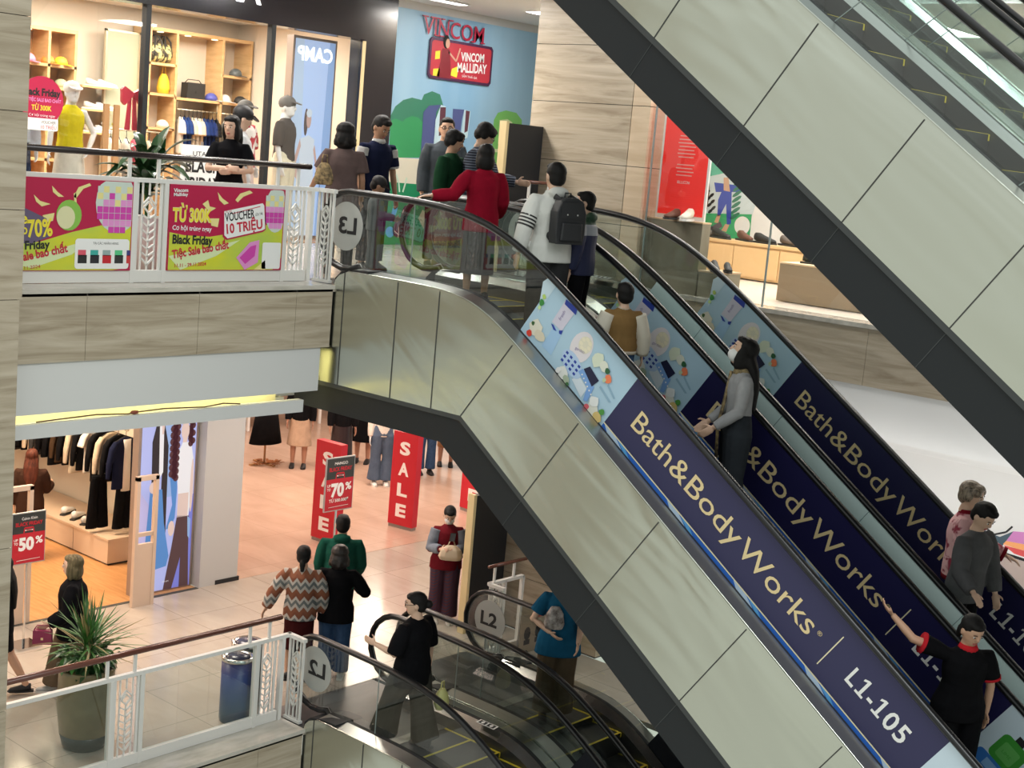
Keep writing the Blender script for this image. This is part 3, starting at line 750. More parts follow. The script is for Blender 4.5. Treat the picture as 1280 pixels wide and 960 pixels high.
    # ---------------- top
    if top:
        tm = top['m']; lo = top.get('loose', .022); hem = top.get('hem', -.10); cb = MB()
        pz2 = lambda z: pz+(z-.905+(dzh if z > 1.1 else 0))*s
        pr = [(.905+hem,.150*W+lo+top.get('flare',0),.103+lo+top.get('flare',0)*.7),(.93,.152*W+lo,.105+lo),(1.03,.134*W+lo,.096+lo),(1.12,.132*W+lo,.096+lo),(1.24,.152*W+lo,.106+lo),(1.33,.160*W+lo*.6,.101+lo*.8),(1.375,.142*W+lo*.3,.085+lo*.5),(1.41,.098+lo*.3,.068+lo*.3),(1.445,.062,.056)]
        if hem < -.05: hw = (.088*W**.5+.102+bottom.get('loose',.012))/(.92 if fem else 1); pr[0] = (pr[0][0], max(pr[0][1], hw+top.get('flare',0)), max(pr[0][2], .118+bottom.get('loose',.012))); pr[1] = (.93, max(pr[1][1], hw*.97), max(pr[1][2], .116+bottom.get('loose',.012)*.9)); pr[2] = (1.03, max(pr[2][1], hw*.80), max(pr[2][2], .112+bottom.get('loose',.012)*.6))
        if hem > 0: pr = [pr[0]] + [q for q in pr[1:] if q[0] > .905+hem+.02]
        tb = MB(); tb.loft([(0,0,pz2(z), rx*s*(.92 if fem else 1), ry*s) for z, rx, ry in pr], tm, 18)
        if top.get('hood'):
            tb.ball((0,-.075*s,pz2(1.43)), (.11*s,.065*s,.06*s), tm, 12); tb.tube([(.085*s,-.02*s,pz2(1.43)),(.05*s,.06*s,pz2(1.41)),(-.05*s,.06*s,pz2(1.41)),(-.085*s,-.02*s,pz2(1.43))], .028*s, tm, 8)
        tb.xf(ML); cb.v = tb.v; cb.f = tb.f; cb.m = tb.m; cb.s = tb.s; cb.mats = tb.mats
        sl = top.get('sleeve', 'long')
        for i, e in ((0,1),(1,-1)):
            sh_ = (shR, shL)[i]; lo2 = lo*.75
            if sl != 'none':
                P_ = [neck0+(sh_-neck0)*.25+V3((0,0,-.055*s)), neck0+(sh_-neck0)*.7+V3((0,0,-.035*s)), sh_+V3((0,0,-.006*s)), sh_+(elb[i]-sh_)*.28, sh_+(elb[i]-sh_)*.55]
                r_ = [.050*s,(.050+lo2*.3)*s,(.047+lo2*.55)*s,(.053+lo2*.8)*s,(.05+lo2)*s]
                if sl == 'short': P_[-1] = sh_+(elb[i]-sh_)*.72; r_[-1] = (.052+lo2*1.3)*s
                if sl in ('long','elbow'): P_.append(elb[i]); r_.append((.043+lo2)*s)
                if sl == 'long': 
                    P_ += [elb[i]+(wri[i]-elb[i])*.5, elb[i]+(wri[i]-elb[i])*.93]; r_ += [(.041+lo2)*s, (.030+lo2*.9)*s]
                    cb.ball(elb[i], (.045+lo2)*s, tm, 10)
                cb.tube(P_, r_, tm, 12)
        me = remesh(cb, .011, 3)
        t_ = mobj(top.get('name','shirt'), me, root)
        if top.get('trim'):
            trm = top['trim']; z = pz2(.905+hem); rx, ry = (pr[0][1]*s*(.92 if fem else 1)+.004, pr[0][2]*s+.004)
            if top.get('hemband', sl == 'long'): tb = MB(); tb.loft([(0,0,z-.005,rx*.98,ry*.98),(0,0,z+.035*s,rx*1.0,ry*1.0)], trm, 20); tb.xf(ML); tb.build('hem_band', t_)
            tb = MB(); tb.loft([(0,0,pz2(1.405),.092*s,.080*s),(0,0,pz2(1.455),.068*s,.064*s)], trm, 16); tb.xf(ML); tb.build('collar', t_)
            for i in (0,1):
                jb = MB()
                if sl == 'long': d_ = (wri[i]-elb[i]); jb.tube([elb[i]+d_*.84, elb[i]+d_*.97], (.034+lo*.8)*s, trm, 12)
                else: sh_ = (shR, shL)[i]; d_ = elb[i]-sh_; jb.tube([sh_+d_*.67, sh_+d_*.735], (.056+lo)*s, trm, 12)
                if not top.get('nocuff'): jb.build('cuff', t_)
        if top.get('sleevem'):
            for i in (0,1):
                jb = MB(); sh_ = (shR, shL)[i]
                if sl == 'short': jb.tube([sh_+(elb[i]-sh_)*.05, sh_+(elb[i]-sh_)*.8], [(.046+lo*.8)*s,(.050+lo*.9)*s], top['sleevem'], 12)
                else: jb.tube([sh_+(elb[i]-sh_)*.02, sh_+(elb[i]-sh_)*.5, elb[i], elb[i]+(wri[i]-elb[i])*.5, elb[i]+(wri[i]-elb[i])*.9], [(.055+lo)*s,(.056+lo)*s,(.049+lo)*s,(.045+lo)*s,(.036+lo)*s], top['sleevem'], 12)
                mobj('sleeve', remesh(jb, .011, 2), t_)
        if top.get('armbands'):
            jb = MB(); sh_ = (shR, shL)[1]
            for q in (.58,.69,.80,.91): 
                d_ = elb[1]-sh_; jb.tube([sh_+d_*q, sh_+d_*(q+.05)], (.047+lo*.8)*s, BLACK, 14)
            jb.build('sleeve_stripe', t_)
        if top.get('scarf'):
            jb = MB(); tb = MB(); z = pz2(1.40)
            tb.tube([(.05*s,.09*s,z),(.03*s,.12*s,z-.2*s),(.05*s,.155*s,z-.5*s),(.04*s,.14*s,z-.78*s)], [(.045*s,.014*s)]*4, top['scarf'], 8, up=(0,1,0)); tb.loft([(0,0,z-.01,.10*s,.09*s),(0,0,z+.055*s,.075*s,.07*s)], top['scarf'], 14)
            tb.xf(ML); tb.build('scarf', root)
    # ---------------- bottom
    if bottom:
        bm_ = bottom['m']; cb = MB(); lo = bottom.get('loose', .012); fl = bottom.get('flare', .01); ty = bottom.get('type', 'pants')
        if ty == 'pants' or ty == 'shorts':
            L = bottom.get('len', .96)
            for i in (0,1):
                P_ = [hip[i]+V3((0,0,.01*s)), hip[i]-V3((0,0,.04*s)), hip[i]+(knee[i]-hip[i])*.5, knee[i]]; r_ = [(.080+lo*.8)*s,(.090+lo)*s,(.078+lo)*s,(.060+lo)*s]
                if ty == 'pants': P_ += [knee[i]+(ank[i]-knee[i])*.5, knee[i]+(ank[i]-knee[i])*L]; r_ += [(.055+lo+fl*.4)*s, (.046+lo+fl)*s]
                else: P_ = P_[:3]+[hip[i]+(knee[i]-hip[i])*.85]; r_[-1] = (.08+lo)*s
                cb.tube(P_, r_, bm_, 12)
                if ty == 'pants': cb.ball(knee[i], (.060+lo)*s, bm_, 10)
            cb.loft([(0,0,pz-.10*s,.13*s*W,.095*s),(0,0,pz-.02*s,.160*s*W+lo*s,.112*s+lo*.6*s),(0,0,pz+.06*s,.150*s*W+lo*s,.104*s+lo*.5*s),(0,0,pz+.135*s,.128*s*W+lo*.7*s,.092*s+lo*.5*s)], bm_, 16)
        else:
            L = bottom.get('len', .45)
            cb.loft([(0,0,pz-L*s,(.16+fl)*s,(.13+fl)*s),(0,0,pz-L*.5*s,(.165+fl*.5)*s,(.125+fl*.5)*s),(0,0,pz-.02*s,(.160*W+lo)*s,(.112+lo)*s),(0,0,pz+.06*s,(.150*W+lo)*s,(.104+lo)*s),(0,0,pz+.15*s,(.130*W+lo*.5)*s,(.095+lo*.5)*s)], bm_, 20)
        mobj('skirt' if ty == 'skirt' else 'trousers' if ty == 'pants' else 'shorts', remesh(cb, .011, 3), root)
    # ---------------- shoes
    if shoes:
        for i in (0,1):
            a = ank[i]; cb = MB(); so = mat('white rubber sole', (.7,.68,.65), .6)
            cb.tube([a+V3((0,-.055*s,-.035*s)), a+V3((0,.0,-.035*s)), a+V3((0,.08*s,-.05*s)), a+V3((0,.165*s,-.062*s)), a+V3((0,.185*s,-.068*s))], [(.036*s,.045*s),(.042*s,.05*s),(.045*s,.036*s),(.04*s,.026*s),(.018*s,.012*s)], shoes, 10)
            cb.prism([(-.035,-.09),(.035,-.09),(.042,.0),(.048,.1),(.036,.17),(0,.195),(-.036,.17),(-.048,.1),(-.042,0)], a+V3((0,.005*s,-.086*s)), (s,0,0), (0,s,0), (0,0,.022*s), so if shoes is not BLACK else BLACK)
            cb.build('shoe', root)
    root['_w'] = 0; del root['_w']
    return root, dict(wri=wri, elb=elb, sh=[shR, shL], hc=hc, pz=pz, s=s, MH=MH, ML=ML)
steps_z = tread
JEANS = fabric('blue denim', (.05,.10,.20), (.03,.06,.13)); NAVYF = fabric('navy cloth', (.012,.016,.045)); BLK = fabric('black cloth', (.0065,.0065,.008), (.004,.004,.005)); CHAR = fabric('charcoal cloth', (.05,.05,.052))
def stripes_fn(c1, c2, sc, axis='Z', lo=.45, hi=.55):
    def fn(nt, b):
        v = texco(nt); w_ = N(nt, 'ShaderNodeTexWave', Scale=sc); w_.bands_direction = axis; nt.links.new(v, w_.inputs['Vector'])
        nt.links.new(ramp(nt, w_.outputs['Fac'], [(lo, c1), (hi, c2)]), b.inputs['Base Color'])
    return fn
def argyle_fn(nt, b):
    tc = N(nt, 'ShaderNodeTexCoord'); sp = N(nt, 'ShaderNodeSeparateXYZ'); nt.links.new(tc.outputs['Object'], sp.inputs[0])
    def m(op, a, c=None):
        n = N(nt, 'ShaderNodeMath', _operation=op)
        if isinstance(a, (int, float)): n.inputs[0].default_value = a
        else: nt.links.new(a, n.inputs[0])
        if c is not None:
            if isinstance(c, (int, float)): n.inputs[1].default_value = c
            else: nt.links.new(c, n.inputs[1])
        return n.outputs[0]
    zig = m('ABSOLUTE', m('SUBTRACT', m('FRACT', m('MULTIPLY', sp.outputs[0], 10.5)), .5))        # 0..0.5
    zz = m('ADD', m('MULTIPLY', sp.outputs[2], 4.6), m('MULTIPLY', zig, .55))
    nt.links.new(ramp(nt, m('FRACT', zz), [(0,(.22,.075,.035)),(.22,(.20,.07,.04)),(.24,(.42,.38,.34)),(.42,(.40,.36,.33)),(.44,(.13,.14,.14)),(.62,(.13,.14,.14)),(.64,(.45,.41,.37)),(.80,(.42,.38,.34)),(.82,(.19,.06,.03)),(1,(.22,.075,.035))], True), b.inputs['Base Color'])
# ---- upper landing
mb_tee = fabric('taupe cotton', (.135,.095,.09)); GREENK = fabric('dark green knit', (.015,.060,.028)); REDK = fabric('crimson knit', (.27,.006,.022))
person('person in black short-sleeved top leaning with crossed arms behind the upper railing', (9.62,12.45,0), 232, 1.63, SKINP, ('long', HAIRB), dict(m=BLK, sleeve='short', hem=-.05), dict(m=BLK), BLACK,
       armR=((.25,.35,-.9),(-.85,.55,.05)), armL=((-.25,.35,-.9),(.85,.5,-.08)), head=(-25,-8), fem=True)
person('person in white tee and black cap behind the one with crossed arms', (10.10,12.92,0), 330, 1.74, SKINP, ('short', None), dict(m=fabric('white tee', (.72,.72,.73)), sleeve='short', hem=-.12, loose=.035), dict(m=BLK), BLACK, head=(10,-20), wide=1.05, extras=('cap',))
_b, _ = person('person in taupe tee seen from behind, with a black bob haircut', (10.62,11.75,0), 52, 1.66, SKIND, ('bobbig', None), dict(m=mb_tee, sleeve='short', hem=-.14, loose=.04), dict(m=CHAR), BLACK, armL=((-.35,.15,-1),(-.2,.6,-.5)), fem=True, wide=1.08)
person('person in navy sweater vest over a white collar, head bowed', (11.48,12.15,0), 262, 1.79, SKIND, ('quiff', None), dict(m=NAVYF, sleeve='short', hem=-.1, loose=.03, trim=fabric('white poplin', (.62,.62,.62)), nocuff=True, sleevem=fabric('white poplin', (.62,.62,.62))), dict(m=BLK), BLACK, head=(10,-28), lean=3)
person('child in grey tracksuit and dark cap behind the upper glass', (11.15,11.75,0), 330, 1.10, SKIND, ('short', None), dict(m=fabric('grey fleece', (.12,.135,.14)), hem=-.14, loose=.04), dict(m=MATS['grey fleece'], loose=.03), BLACK, hk=1.22, extras=('cap',), head=(0,-30), armR=((.1,.3,-1),(-.1,.9,-.1)), armL=((-.1,.3,-1),(.1,.9,-.2)))
person('person in glasses and dark jacket standing farthest back by the mural', (12.72,12.25,0), 235, 1.86, SKIN, ('short', None), dict(m=fabric('slate jacket', (.06,.07,.08)), hem=-.14, loose=.04), dict(m=BLK), BLACK, extras=('glasses',), head=(-8,0))
person('person in dark green sweater looking down to the right', (11.80,11.25,0), 285, 1.70, SKIN, ('fringe', None), dict(m=GREENK, hem=-.14, loose=.045), dict(m=fabric('khaki chinos', (.20,.14,.08)), loose=.03), BLACK, head=(20,-18))
STRP = mat('navy striped knit', (.02,.025,.05), .9, fn=stripes_fn((.012,.015,.03), (.13,.15,.20), 11, 'Z', .55, .75))
person('person in dark striped sweater bowing, one arm out past the red sweater', (12.02,11.12,0), 295, 1.82, SKINP, ('fringe', None), dict(m=STRP, hem=-.14, loose=.045), dict(m=fabric('washed grey denim', (.11,.14,.16)), loose=.04), BLACK, extras=('glasses',),
       head=(20,-32), lean=8, armL=((-.2,.45,-.9),(-.2,1,-.05)), armR=((.2,.1,-1),(.1,.5,-.8)))
person('person in crimson sweater and long grey skirt at the head of the escalator', (10.54,9.58,0), 62, 1.56, SKIN, ('bob', None), dict(m=REDK, hem=-.16, loose=.045), dict(m=fabric('grey wool skirt', (.055,.055,.055)), type='skirt', len=.62, flare=.03), BLACK, fem=True,
       armL=((-.55,-.1,-.75),(-.95,.1,-.12)), armR=((.22,.1,-1),(.1,.7,-.6)), wide=1.1, palm=(None,(0,0,-1)))
# ---- riders on the front escalator
HOOD = fabric('white hoodie fleece', (.66,.66,.63), (.60,.60,.57))
_p, I1 = person('person in white hoodie with striped sleeve and black backpack, seen from behind', (10.42,8.56,steps_z(8.56)), 68, 1.75, SKINP, ('short', None), dict(m=HOOD, hem=-.12, loose=.045, hood=True, armbands=True), dict(m=fabric('dark grey trousers', (.035,.035,.037)), loose=.035), BLACK, wide=1.06,
       armL=((-.35,-.05,-1),(-.1,.15,-1)), armR=((.3,.1,-1),(.1,.5,-.8)))
def blocks_fn(nt, b):
    v = texco(nt); sp = N(nt, 'ShaderNodeSeparateXYZ'); nt.links.new(v, sp.inputs[0]); mr = N(nt, 'ShaderNodeMapRange'); mr.inputs[1].default_value = .6; mr.inputs[2].default_value = 1.4
    nt.links.new(sp.outputs[2], mr.inputs[0]); nt.links.new(ramp(nt, mr.outputs[0], [(0,(.012,.016,.06)), (.60,(.30,.32,.36)), (.73,(.015,.05,.025))], True), b.inputs['Base Color'])
BLOCK = mat('colour block jacket', (.02,.02,.06), .7, fn=blocks_fn)
person('youth in navy, grey and green colour-block jacket with glasses and mask', (10.84,8.50,steps_z(8.5)), 112, 1.50, SKINP, ('short', None), dict(m=BLOCK, hem=-.12, loose=.05, hood=True), dict(m=BLK, loose=.02), BLACK, extras=('glasses','mask'), head=(12,0), wide=1.08)
person('small child in tan varsity jacket with cream sleeves riding the escalator', (10.55,7.72,steps_z(7.72)), 52, 1.28, SKINP, ('short', None), dict(m=fabric('tan wool', (.25,.145,.055)), hem=-.08, loose=.05, name='jacket', sleevem=mat('cream sleeve leather', (.66,.60,.50), .5), trim=fabric('cream rib', (.58,.50,.40))), dict(m=JEANS, loose=.02), BLACK, hk=1.2,
       armL=((-.35,.0,-1),(-.1,.2,-1)), armR=((.35,.0,-1),(.1,.2,-1)))
SCARF = mat('gold patterned scarf', (.30,.22,.10), .8, fn=noisy((.05,.035,.03),(.45,.34,.16),22,(1,1,1)))
_m, I2 = person('person with long black hair and white mask in grey knit top looking up', (10.80,6.53,steps_z(6.53)), 132, 1.78, SKINP, ('long', None), dict(m=fabric('light grey knit', (.36,.36,.37)), hem=.04, loose=.015, scarf=SCARF), dict(m=fabric('anthracite trousers', (.03,.035,.042)), loose=.035, flare=.045), BLACK,
       head=(0,20), fem=True, extras=('mask',), armL=((-.1,.15,-1),(.15,.75,-.6)), armR=((.1,.15,-1),(-.15,.75,-.6)), wide=.95)
RTRIM = fabric('red trim cloth', (.55,.02,.03))
_q, I3 = person('person in black polo with red collar and cuffs reaching back to the handrail', (10.62,4.12,steps_z(4.12)), 226, 1.64, SKIN, ('tied', None), dict(m=BLK, sleeve='short', hem=-.1, loose=.035, trim=RTRIM), dict(m=BLK, loose=.04), BLACK, fem=True, wide=1.12,
       armR=((.75,-.1,.25),(.75,-.35,.75)), armL=((-.25,-.1,-1),(-.05,-.15,-1)), head=(12,-22), lean=4)
# ---- riders on the second escalator
PINK = mat('pink printed fleece', (.62,.28,.30), .85, fn=noisy((.30,.03,.06),(.78,.45,.46),9,(1,1,1),.5,2,.2,.38,.48))
person('person with short streaked hair in pink printed sweatshirt with red cuffs', (12.32,4.95,steps_z(4.95)), 288, 1.76, SKINP, ('fringe', HAIRG), dict(m=PINK, hem=-.08, loose=.045, trim=fabric('dark red rib', (.20,.01,.02))), dict(m=BLK), BLACK, fem=True, head=(-15,-12),
       armL=((-.25,.45,-.85),(-.05,1,-.35)), armR=((.2,.1,-1),(0,.4,-.9)), wide=1.1, palm=(None,(0,0,-1)))
person('person in grey knit jacket with black quiff looking down', (11.97,4.74,steps_z(4.74)), 262, 1.68, SKINP, ('quiff', None), dict(m=fabric('grey marl knit', (.10,.10,.105)), hem=-.12, loose=.05, name='jacket'), dict(m=BLK), BLACK, head=(-6,-30), lean=6,
       armR=((.35,.25,-1),(.35,.85,-.5)), armL=((-.15,.2,-1),(.1,.35,-.9)), wide=1.08, palm=((0,0,-1),None))
# ---- lower floor
BRN = fabric('brown corduroy', (.12,.085,.055))
_bc, I4 = person('person with fair hair in black coat and brown trousers walking left past the shop', (8.27,13.0,-H), 142, 1.63, SKINP, ('bob', mat('olive blond hair', (.12,.10,.05), .6, spec=.2, fn=noisy((.05,.04,.022),(.20,.16,.085),6,(8,8,.5)))), dict(m=BLK, hem=-.16, loose=.06, name='coat'), dict(m=BRN, loose=.05, flare=.03), mat('grey trainers', (.35,.36,.36), .6), fem=True, wide=1.12,
       legR=((.02,.35,-1),(0,.15,-1)), legL=((-.02,-.25,-1),(0,-.45,-1)), armL=((-.12,.1,-1),(.1,.8,-.5)), armR=((.12,-.1,-1),(.05,.3,-1)))
person('person half hidden by the left pillar in black skirt and tights', (7.64,13.35,-H), 150, 1.62, SKIN, ('long', None), dict(m=BLK, hem=-.1, loose=.03), dict(m=BLK, type='skirt', len=.3), BLACK, fem=True, legR=((.02,-.25,-1),(0,-.5,-1)), legL=((-.02,.3,-1),(0,.1,-1)))
person('person with long auburn hair browsing the clothes rail in the lower left shop', (10.45,17.6,-H), 55, 1.62, SKINP, ('long', mat('auburn hair', (.08,.02,.012), .6, spec=.2, fn=noisy((.03,.008,.006),(.13,.035,.018),6,(8,8,.5)))), dict(m=fabric('dark brown coat', (.045,.022,.015)), hem=-.2, loose=.05, name='coat'), dict(m=BLK), BLACK, fem=True, armR=((.15,.3,-1),(.2,1,.05)), wide=1.05)
ARG = mat('argyle knit', (.3,.2,.15), .9, fn=argyle_fn)
person('person in rust and grey argyle sweater resting a hand on the lower railing', (10.58,11.93,-H), 45, 1.62, SKIN, ('tied', None), dict(m=ARG, hem=-.12, loose=.055), dict(m=fabric('maroon skirt cloth', (.05,.008,.008)), type='skirt', len=.5, flare=.03), BLACK, fem=True, wide=1.1,
       armL=((-.50,.0,-.9),(-.38,.1,-.9)), armR=((.3,.05,-1),(.05,.3,-1)), palm=(None,(0,0,-1)))
person('person in bottle green hoodie between the two at the lower landing', (11.62,12.42,-H), 48, 1.73, SKIN, ('short', None), dict(m=fabric('bottle green fleece', (.012,.085,.06)), hem=-.12, loose=.038, hood=True), dict(m=BLK), BLACK, wide=1.1, armR=((.18,.1,-1),(-.1,.7,-.6)), armL=((-.18,.1,-1),(.1,.6,-.7)))
person('person in black jacket and blue jeans with curly hair, seen from behind', (10.95,11.72,-H), 42, 1.62, SKIN, ('bobbig', mat('curly dark hair', (.018,.013,.012), .5)), dict(m=BLK, hem=-.17, loose=.042, name='jacket'), dict(m=JEANS, loose=.035, flare=.02), mat('white trainers', (.62,.62,.60), .6), fem=True, wide=1.08,
       armR=((.55,.1,-.8),(-.35,.6,.0)), armL=((-.2,.1,-1),(0,.5,-.8)), legL=((-.02,.12,-1),(0,-.1,-1)))
person('person in black tee and wide olive grey trousers stepping off the lowest escalator', (10.30,9.80,-H), 100, 1.71, SKINP, ('bun', None), dict(m=BLK, sleeve='elbow', hem=-.18, loose=.06), dict(m=fabric('olive grey cotton', (.045,.043,.036)), loose=.06, flare=.05), BLACK, wide=1.1, head=(35,-5), extras=('glasses',),
       legR=((.02,-.20,-1),(0,-.22,-1)), legL=((-.02,.40,-1),(0,.22,-1)), armL=((-.25,.2,-1),(-.1,1,.25)), armR=((.2,-.1,-1),(.05,.0,-1)))
PLAID = mat('maroon plaid', (.10,.02,.03), .8, fn=stripes_fn((.07,.012,.022),(.03,.02,.05),14,'DIAGONAL'))
person('person in mask, pale open shirt and maroon plaid trousers checking a phone', (13.52,12.40,-H), 228, 1.60, SKINP, ('tied', None), dict(m=fabric('wine tee', (.16,.012,.02)), hem=-.12, loose=.03, sleevem=fabric('pale blue shirt', (.22,.25,.30))), dict(m=PLAID, loose=.045, flare=.03), mat('cream trainers', (.66,.58,.52), .6), fem=True, extras=('mask',),
       armR=((.25,.15,-1),(-.45,.75,.15)), armL=((-.25,.15,-1),(.45,.75,.15)), head=(0,-32), legL=((-.03,.15,-1),(0,-.05,-1)))
person('person in teal blue top and brown trousers clutching a bag on the lowest far escalator', (12.14,9.32,-H), 222, 1.80, SKINP, ('long', None), dict(m=fabric('teal blue cotton', (.012,.10,.20)), sleeve='short', hem=-.17, loose=.035, flare=.02), dict(m=BRN, loose=.045, flare=.03), BLACK, fem=True,
       armR=((.45,.05,-.9),(-.65,.45,-.35)), armL=((-.2,.1,-1),(.1,.6,-.5)))
# ---- things people carry
def bag(name, label, cat, loc, rz, build):
    r = empty(name, loc, R(rz), label=label, category=cat); build(r); return r
def backpack(r):
    m = mat('black nylon', (.02,.021,.024), .55); mb = MB()
    mb.prism([(-.15,0),(.15,0),(.165,.10),(.16,.30),(.12,.40),(.06,.43),(-.06,.43),(-.12,.40),(-.16,.30),(-.165,.10)], (0,.0,0), (1,0,0), (0,0,1), (0,-.13,0), m)
    me = remesh(mb, .01, 6); mobj('pack_body', me, r)
    mb = MB(); mb.prism([(-.12,0),(.12,0),(.11,.17),(-.11,.17)], (0,-.12,.03), (1,0,0), (0,0,1), (0,-.04,0), m); mobj('front_pocket', remesh(mb, .009, 4), r)
    mb = MB(); mb.prism([(-.13,0),(.13,0),(.12,.15),(-.12,.15)], (0,-.125,.24), (1,0,0), (0,0,1), (0,-.015,.0), m); mb.build('flap', r)
    for x in (-.055,.055):
        mb = MB(); mb.ball((x,-.143,.275), (.009,.005,.009), mat('silver stud', (.8,.8,.8), .3, 1), 8); mb.build('buckle', r)
    for x in (-.09,.09):
        mb = MB(); mb.tube([(x,-.05,.40),(x,.04,.43),(x*1.1,.16,.43),(x*1.45,.20,.30),(x*1.5,.13,.12),(x*1.5,.0,.04)], [(.027,.008)]*6, m, 8, up=(1,0,0)); mb.build('shoulder_strap', r)
    mb = MB(); mb.tube([(-.035,-.03,.41),(-.03,-.03,.47),(.03,-.03,.47),(.035,-.03,.41)], .009, m, 6); mb.build('grab_handle', r)
h = R(68); f = V3((math.cos(h), math.sin(h), 0)); bp = V3((10.42,8.56,steps_z(8.56)))-f*.155
bag('backpack', 'black backpack with two silver studs on the white hoodie', 'backpack', (bp.x+.03,bp.y-.02,bp.z+1.0), 68-90+4, backpack)
def sack(m, w_, h_, d_=.08, loops=True, lm=None):
    def f(r):
        mb = MB(); mb.loft([(0,0,0,w_*.42,d_*.7),(0,0,h_*.25,w_*.5,d_),(0,0,h_*.7,w_*.4,d_*.8),(0,0,h_,w_*.2,d_*.3)], m, 12); mobj('bag_body', remesh(mb, .012, 2), r)
        if loops:
            mb = MB(); mb.tube([(-w_*.15,0,h_*.93),(-.02,0,h_*1.35),(.02,0,h_*1.35),(w_*.15,0,h_*.93)], .008, lm or m, 6); mb.build('handle', r)
    return f
def satchel(m, w_, h_, d_, clasp=GOLD):
    def f(r):
        mb = MB(); mb.prism([(-w_/2,0),(w_/2,0),(w_/2*.95,h_),(-w_/2*.95,h_)], (0,d_/2,0), (1,0,0), (0,0,1), (0,-d_,0), m); mb.build('bag_body', r)
        mb = MB(); mb.prism([(-w_/2*.97,h_*.4),(w_/2*.97,h_*.4),(w_/2*.97,h_+.004),(-w_/2*.97,h_+.004)], (0,-d_/2,0), (1,0,0), (0,0,1), (0,-.008,0), m); mb.build('flap', r)
        mb = MB(); mb.box((-.012,-d_/2-.016,h_*.36),(.012,-d_/2-.008,h_*.52), clasp); mb.build('clasp', r)
        mb = MB(); mb.tube([(-w_/2*.9,0,h_),(-w_*.3,0,h_+.05),(w_*.3,0,h_+.05),(w_/2*.9,0,h_)], .007, m, 6); mb.build('strap', r)
    return f
def hand_pos(root, I, i, fwd=.05):
    d_ = (I['wri'][i]-I['elb'][i]).normalized(); q = I['wri'][i]+d_*fwd; M_ = Matrix.Translation(root.location) @ Matrix.Rotation(root.rotation_euler.z, 4, 'Z'); return M_ @ q
p = hand_pos(_bc, I4, 1); bag('handbag', 'small magenta handbag held by the person in black coat', 'handbag', (p.x-.02,p.y,p.z-.19), -40, satchel(mat('magenta leather', (.22,.02,.07), .5), .20,.15,.08))
p = at(0, 12.10, 1219, 706); bag('shoulder_bag', 'brown leather bag with gold clasp worn over the pink sweatshirt', 'shoulder bag', p, -10, satchel(mat('tan brown leather', (.16,.085,.04), .5, fn=noisy((.11,.055,.025),(.20,.115,.06),30)), .22,.20,.07))
p = at(0, 13.36, 563, 700); bag('carrier_bag', 'cream plastic carrier bag hanging from the hands above the plaid trousers', 'carrier bag', p, -45, sack(mat('cream plastic', (.62,.50,.36), .45), .34,.20))
p = at(0, 10.62, 551, 885); bag('carrier_bag', 'crumpled pale yellow plastic bag beside the wide olive grey trousers', 'carrier bag', p, 10, sack(mat('yellow plastic', (.65,.62,.25), .4), .20,.22))
p = at(0, 11.95, 692, 786); bag('clear_bag', 'clear plastic bag with brown contents held against the teal blue top', 'plastic bag', p, -45, sack(mat('brown packed goods', (.12,.075,.06), .25, fn=noisy((.05,.03,.025),(.55,.50,.48),14)), .24,.26,.07, False))
p = at(0, 10.35, 404, 231); bag('tote_bag', 'small patterned tote bag beside the person in taupe tee', 'tote bag', p, -40, sack(mat('leopard print', (.3,.2,.1), .7, fn=noisy((.02,.015,.012),(.45,.32,.15),25)), .22,.24,.05))
def phone(r):
    mb = MB(); mb.prism([(-.036,-.075),(.036,-.075),(.036,.075),(-.036,.075)], (0,0,0), (1,0,0), (0,.5,.86), (0,-.008,.004), BLACK); mb.build('case', r)
    mb = MB(); mb.prism([(-.032,-.07),(.032,-.07),(.032,.07),(-.032,.07)], (0,.002,0), (1,0,0), (0,.5,.86), (0,.001,0), mat('phone glass', (.05,.06,.08), .1)); mb.build('screen', r)
p = at(0, 13.28, 566, 672); bag('mobile_phone', 'dark mobile phone in the hands of the person in plaid trousers', 'phone', p, 140, phone)
# ================================================================== RAILINGS
def lattice(mb, O, U, w_, h_, m=WMET, t=.02):
    """art-deco wheat-ear lattice between two uprights; O lower corner, U unit direction"""
    O = V3(O); U = V3(U); Z = V3((0,0,1)); c = w_/2
    P = lambda x, z: O+U*x+Z*z
    b = lambda x0,z0,x1,z1,w=.016: mb.bar(P(x0,z0), P(x1,z1), t, w, m, up=U if abs(z1-z0) > abs(x1-x0) else Z)
    def b2(x0,z0,x1,z1,w=.016):
        a, e = P(x0,z0), P(x1,z1); nrm = U.cross(Z); mb.bar(a, e, w, t, m, up=nrm)
    b2(0,0,0,h_,.024); b2(w_,0,w_,h_,.024); b2(0,h_,w_,h_,.02); b2(0,0,w_,0,.02)
    i0, i1 = w_*.22, w_*.78
    b2(i0,0,i0,h_,.010); b2(i1,0,i1,h_,.010)
    b2(c,h_,c,h_*.86,.010)
    b2(i0,h_*.76,c,h_*.84,.012); b2(i1,h_*.76,c,h_*.84,.012)
    b2(i0+.02,h_*.74,c,h_*.80,.012); b2(i1-.02,h_*.74,c,h_*.80,.012); b2(i0+.02,h_*.74,c,h_*.68,.012); b2(i1-.02,h_*.74,c,h_*.68,.012)
    b2(c,h_*.68,c,.0,.010)
    for k in range(6):
        z = h_*(.62-.075*k); b2(i0,z+h_*.05,c,z,.012); b2(i1,z+h_*.05,c,z,.012)
    b2(i0,h_*.24,c,h_*.16,.014); b2(i1,h_*.24,c,h_*.16,.014)
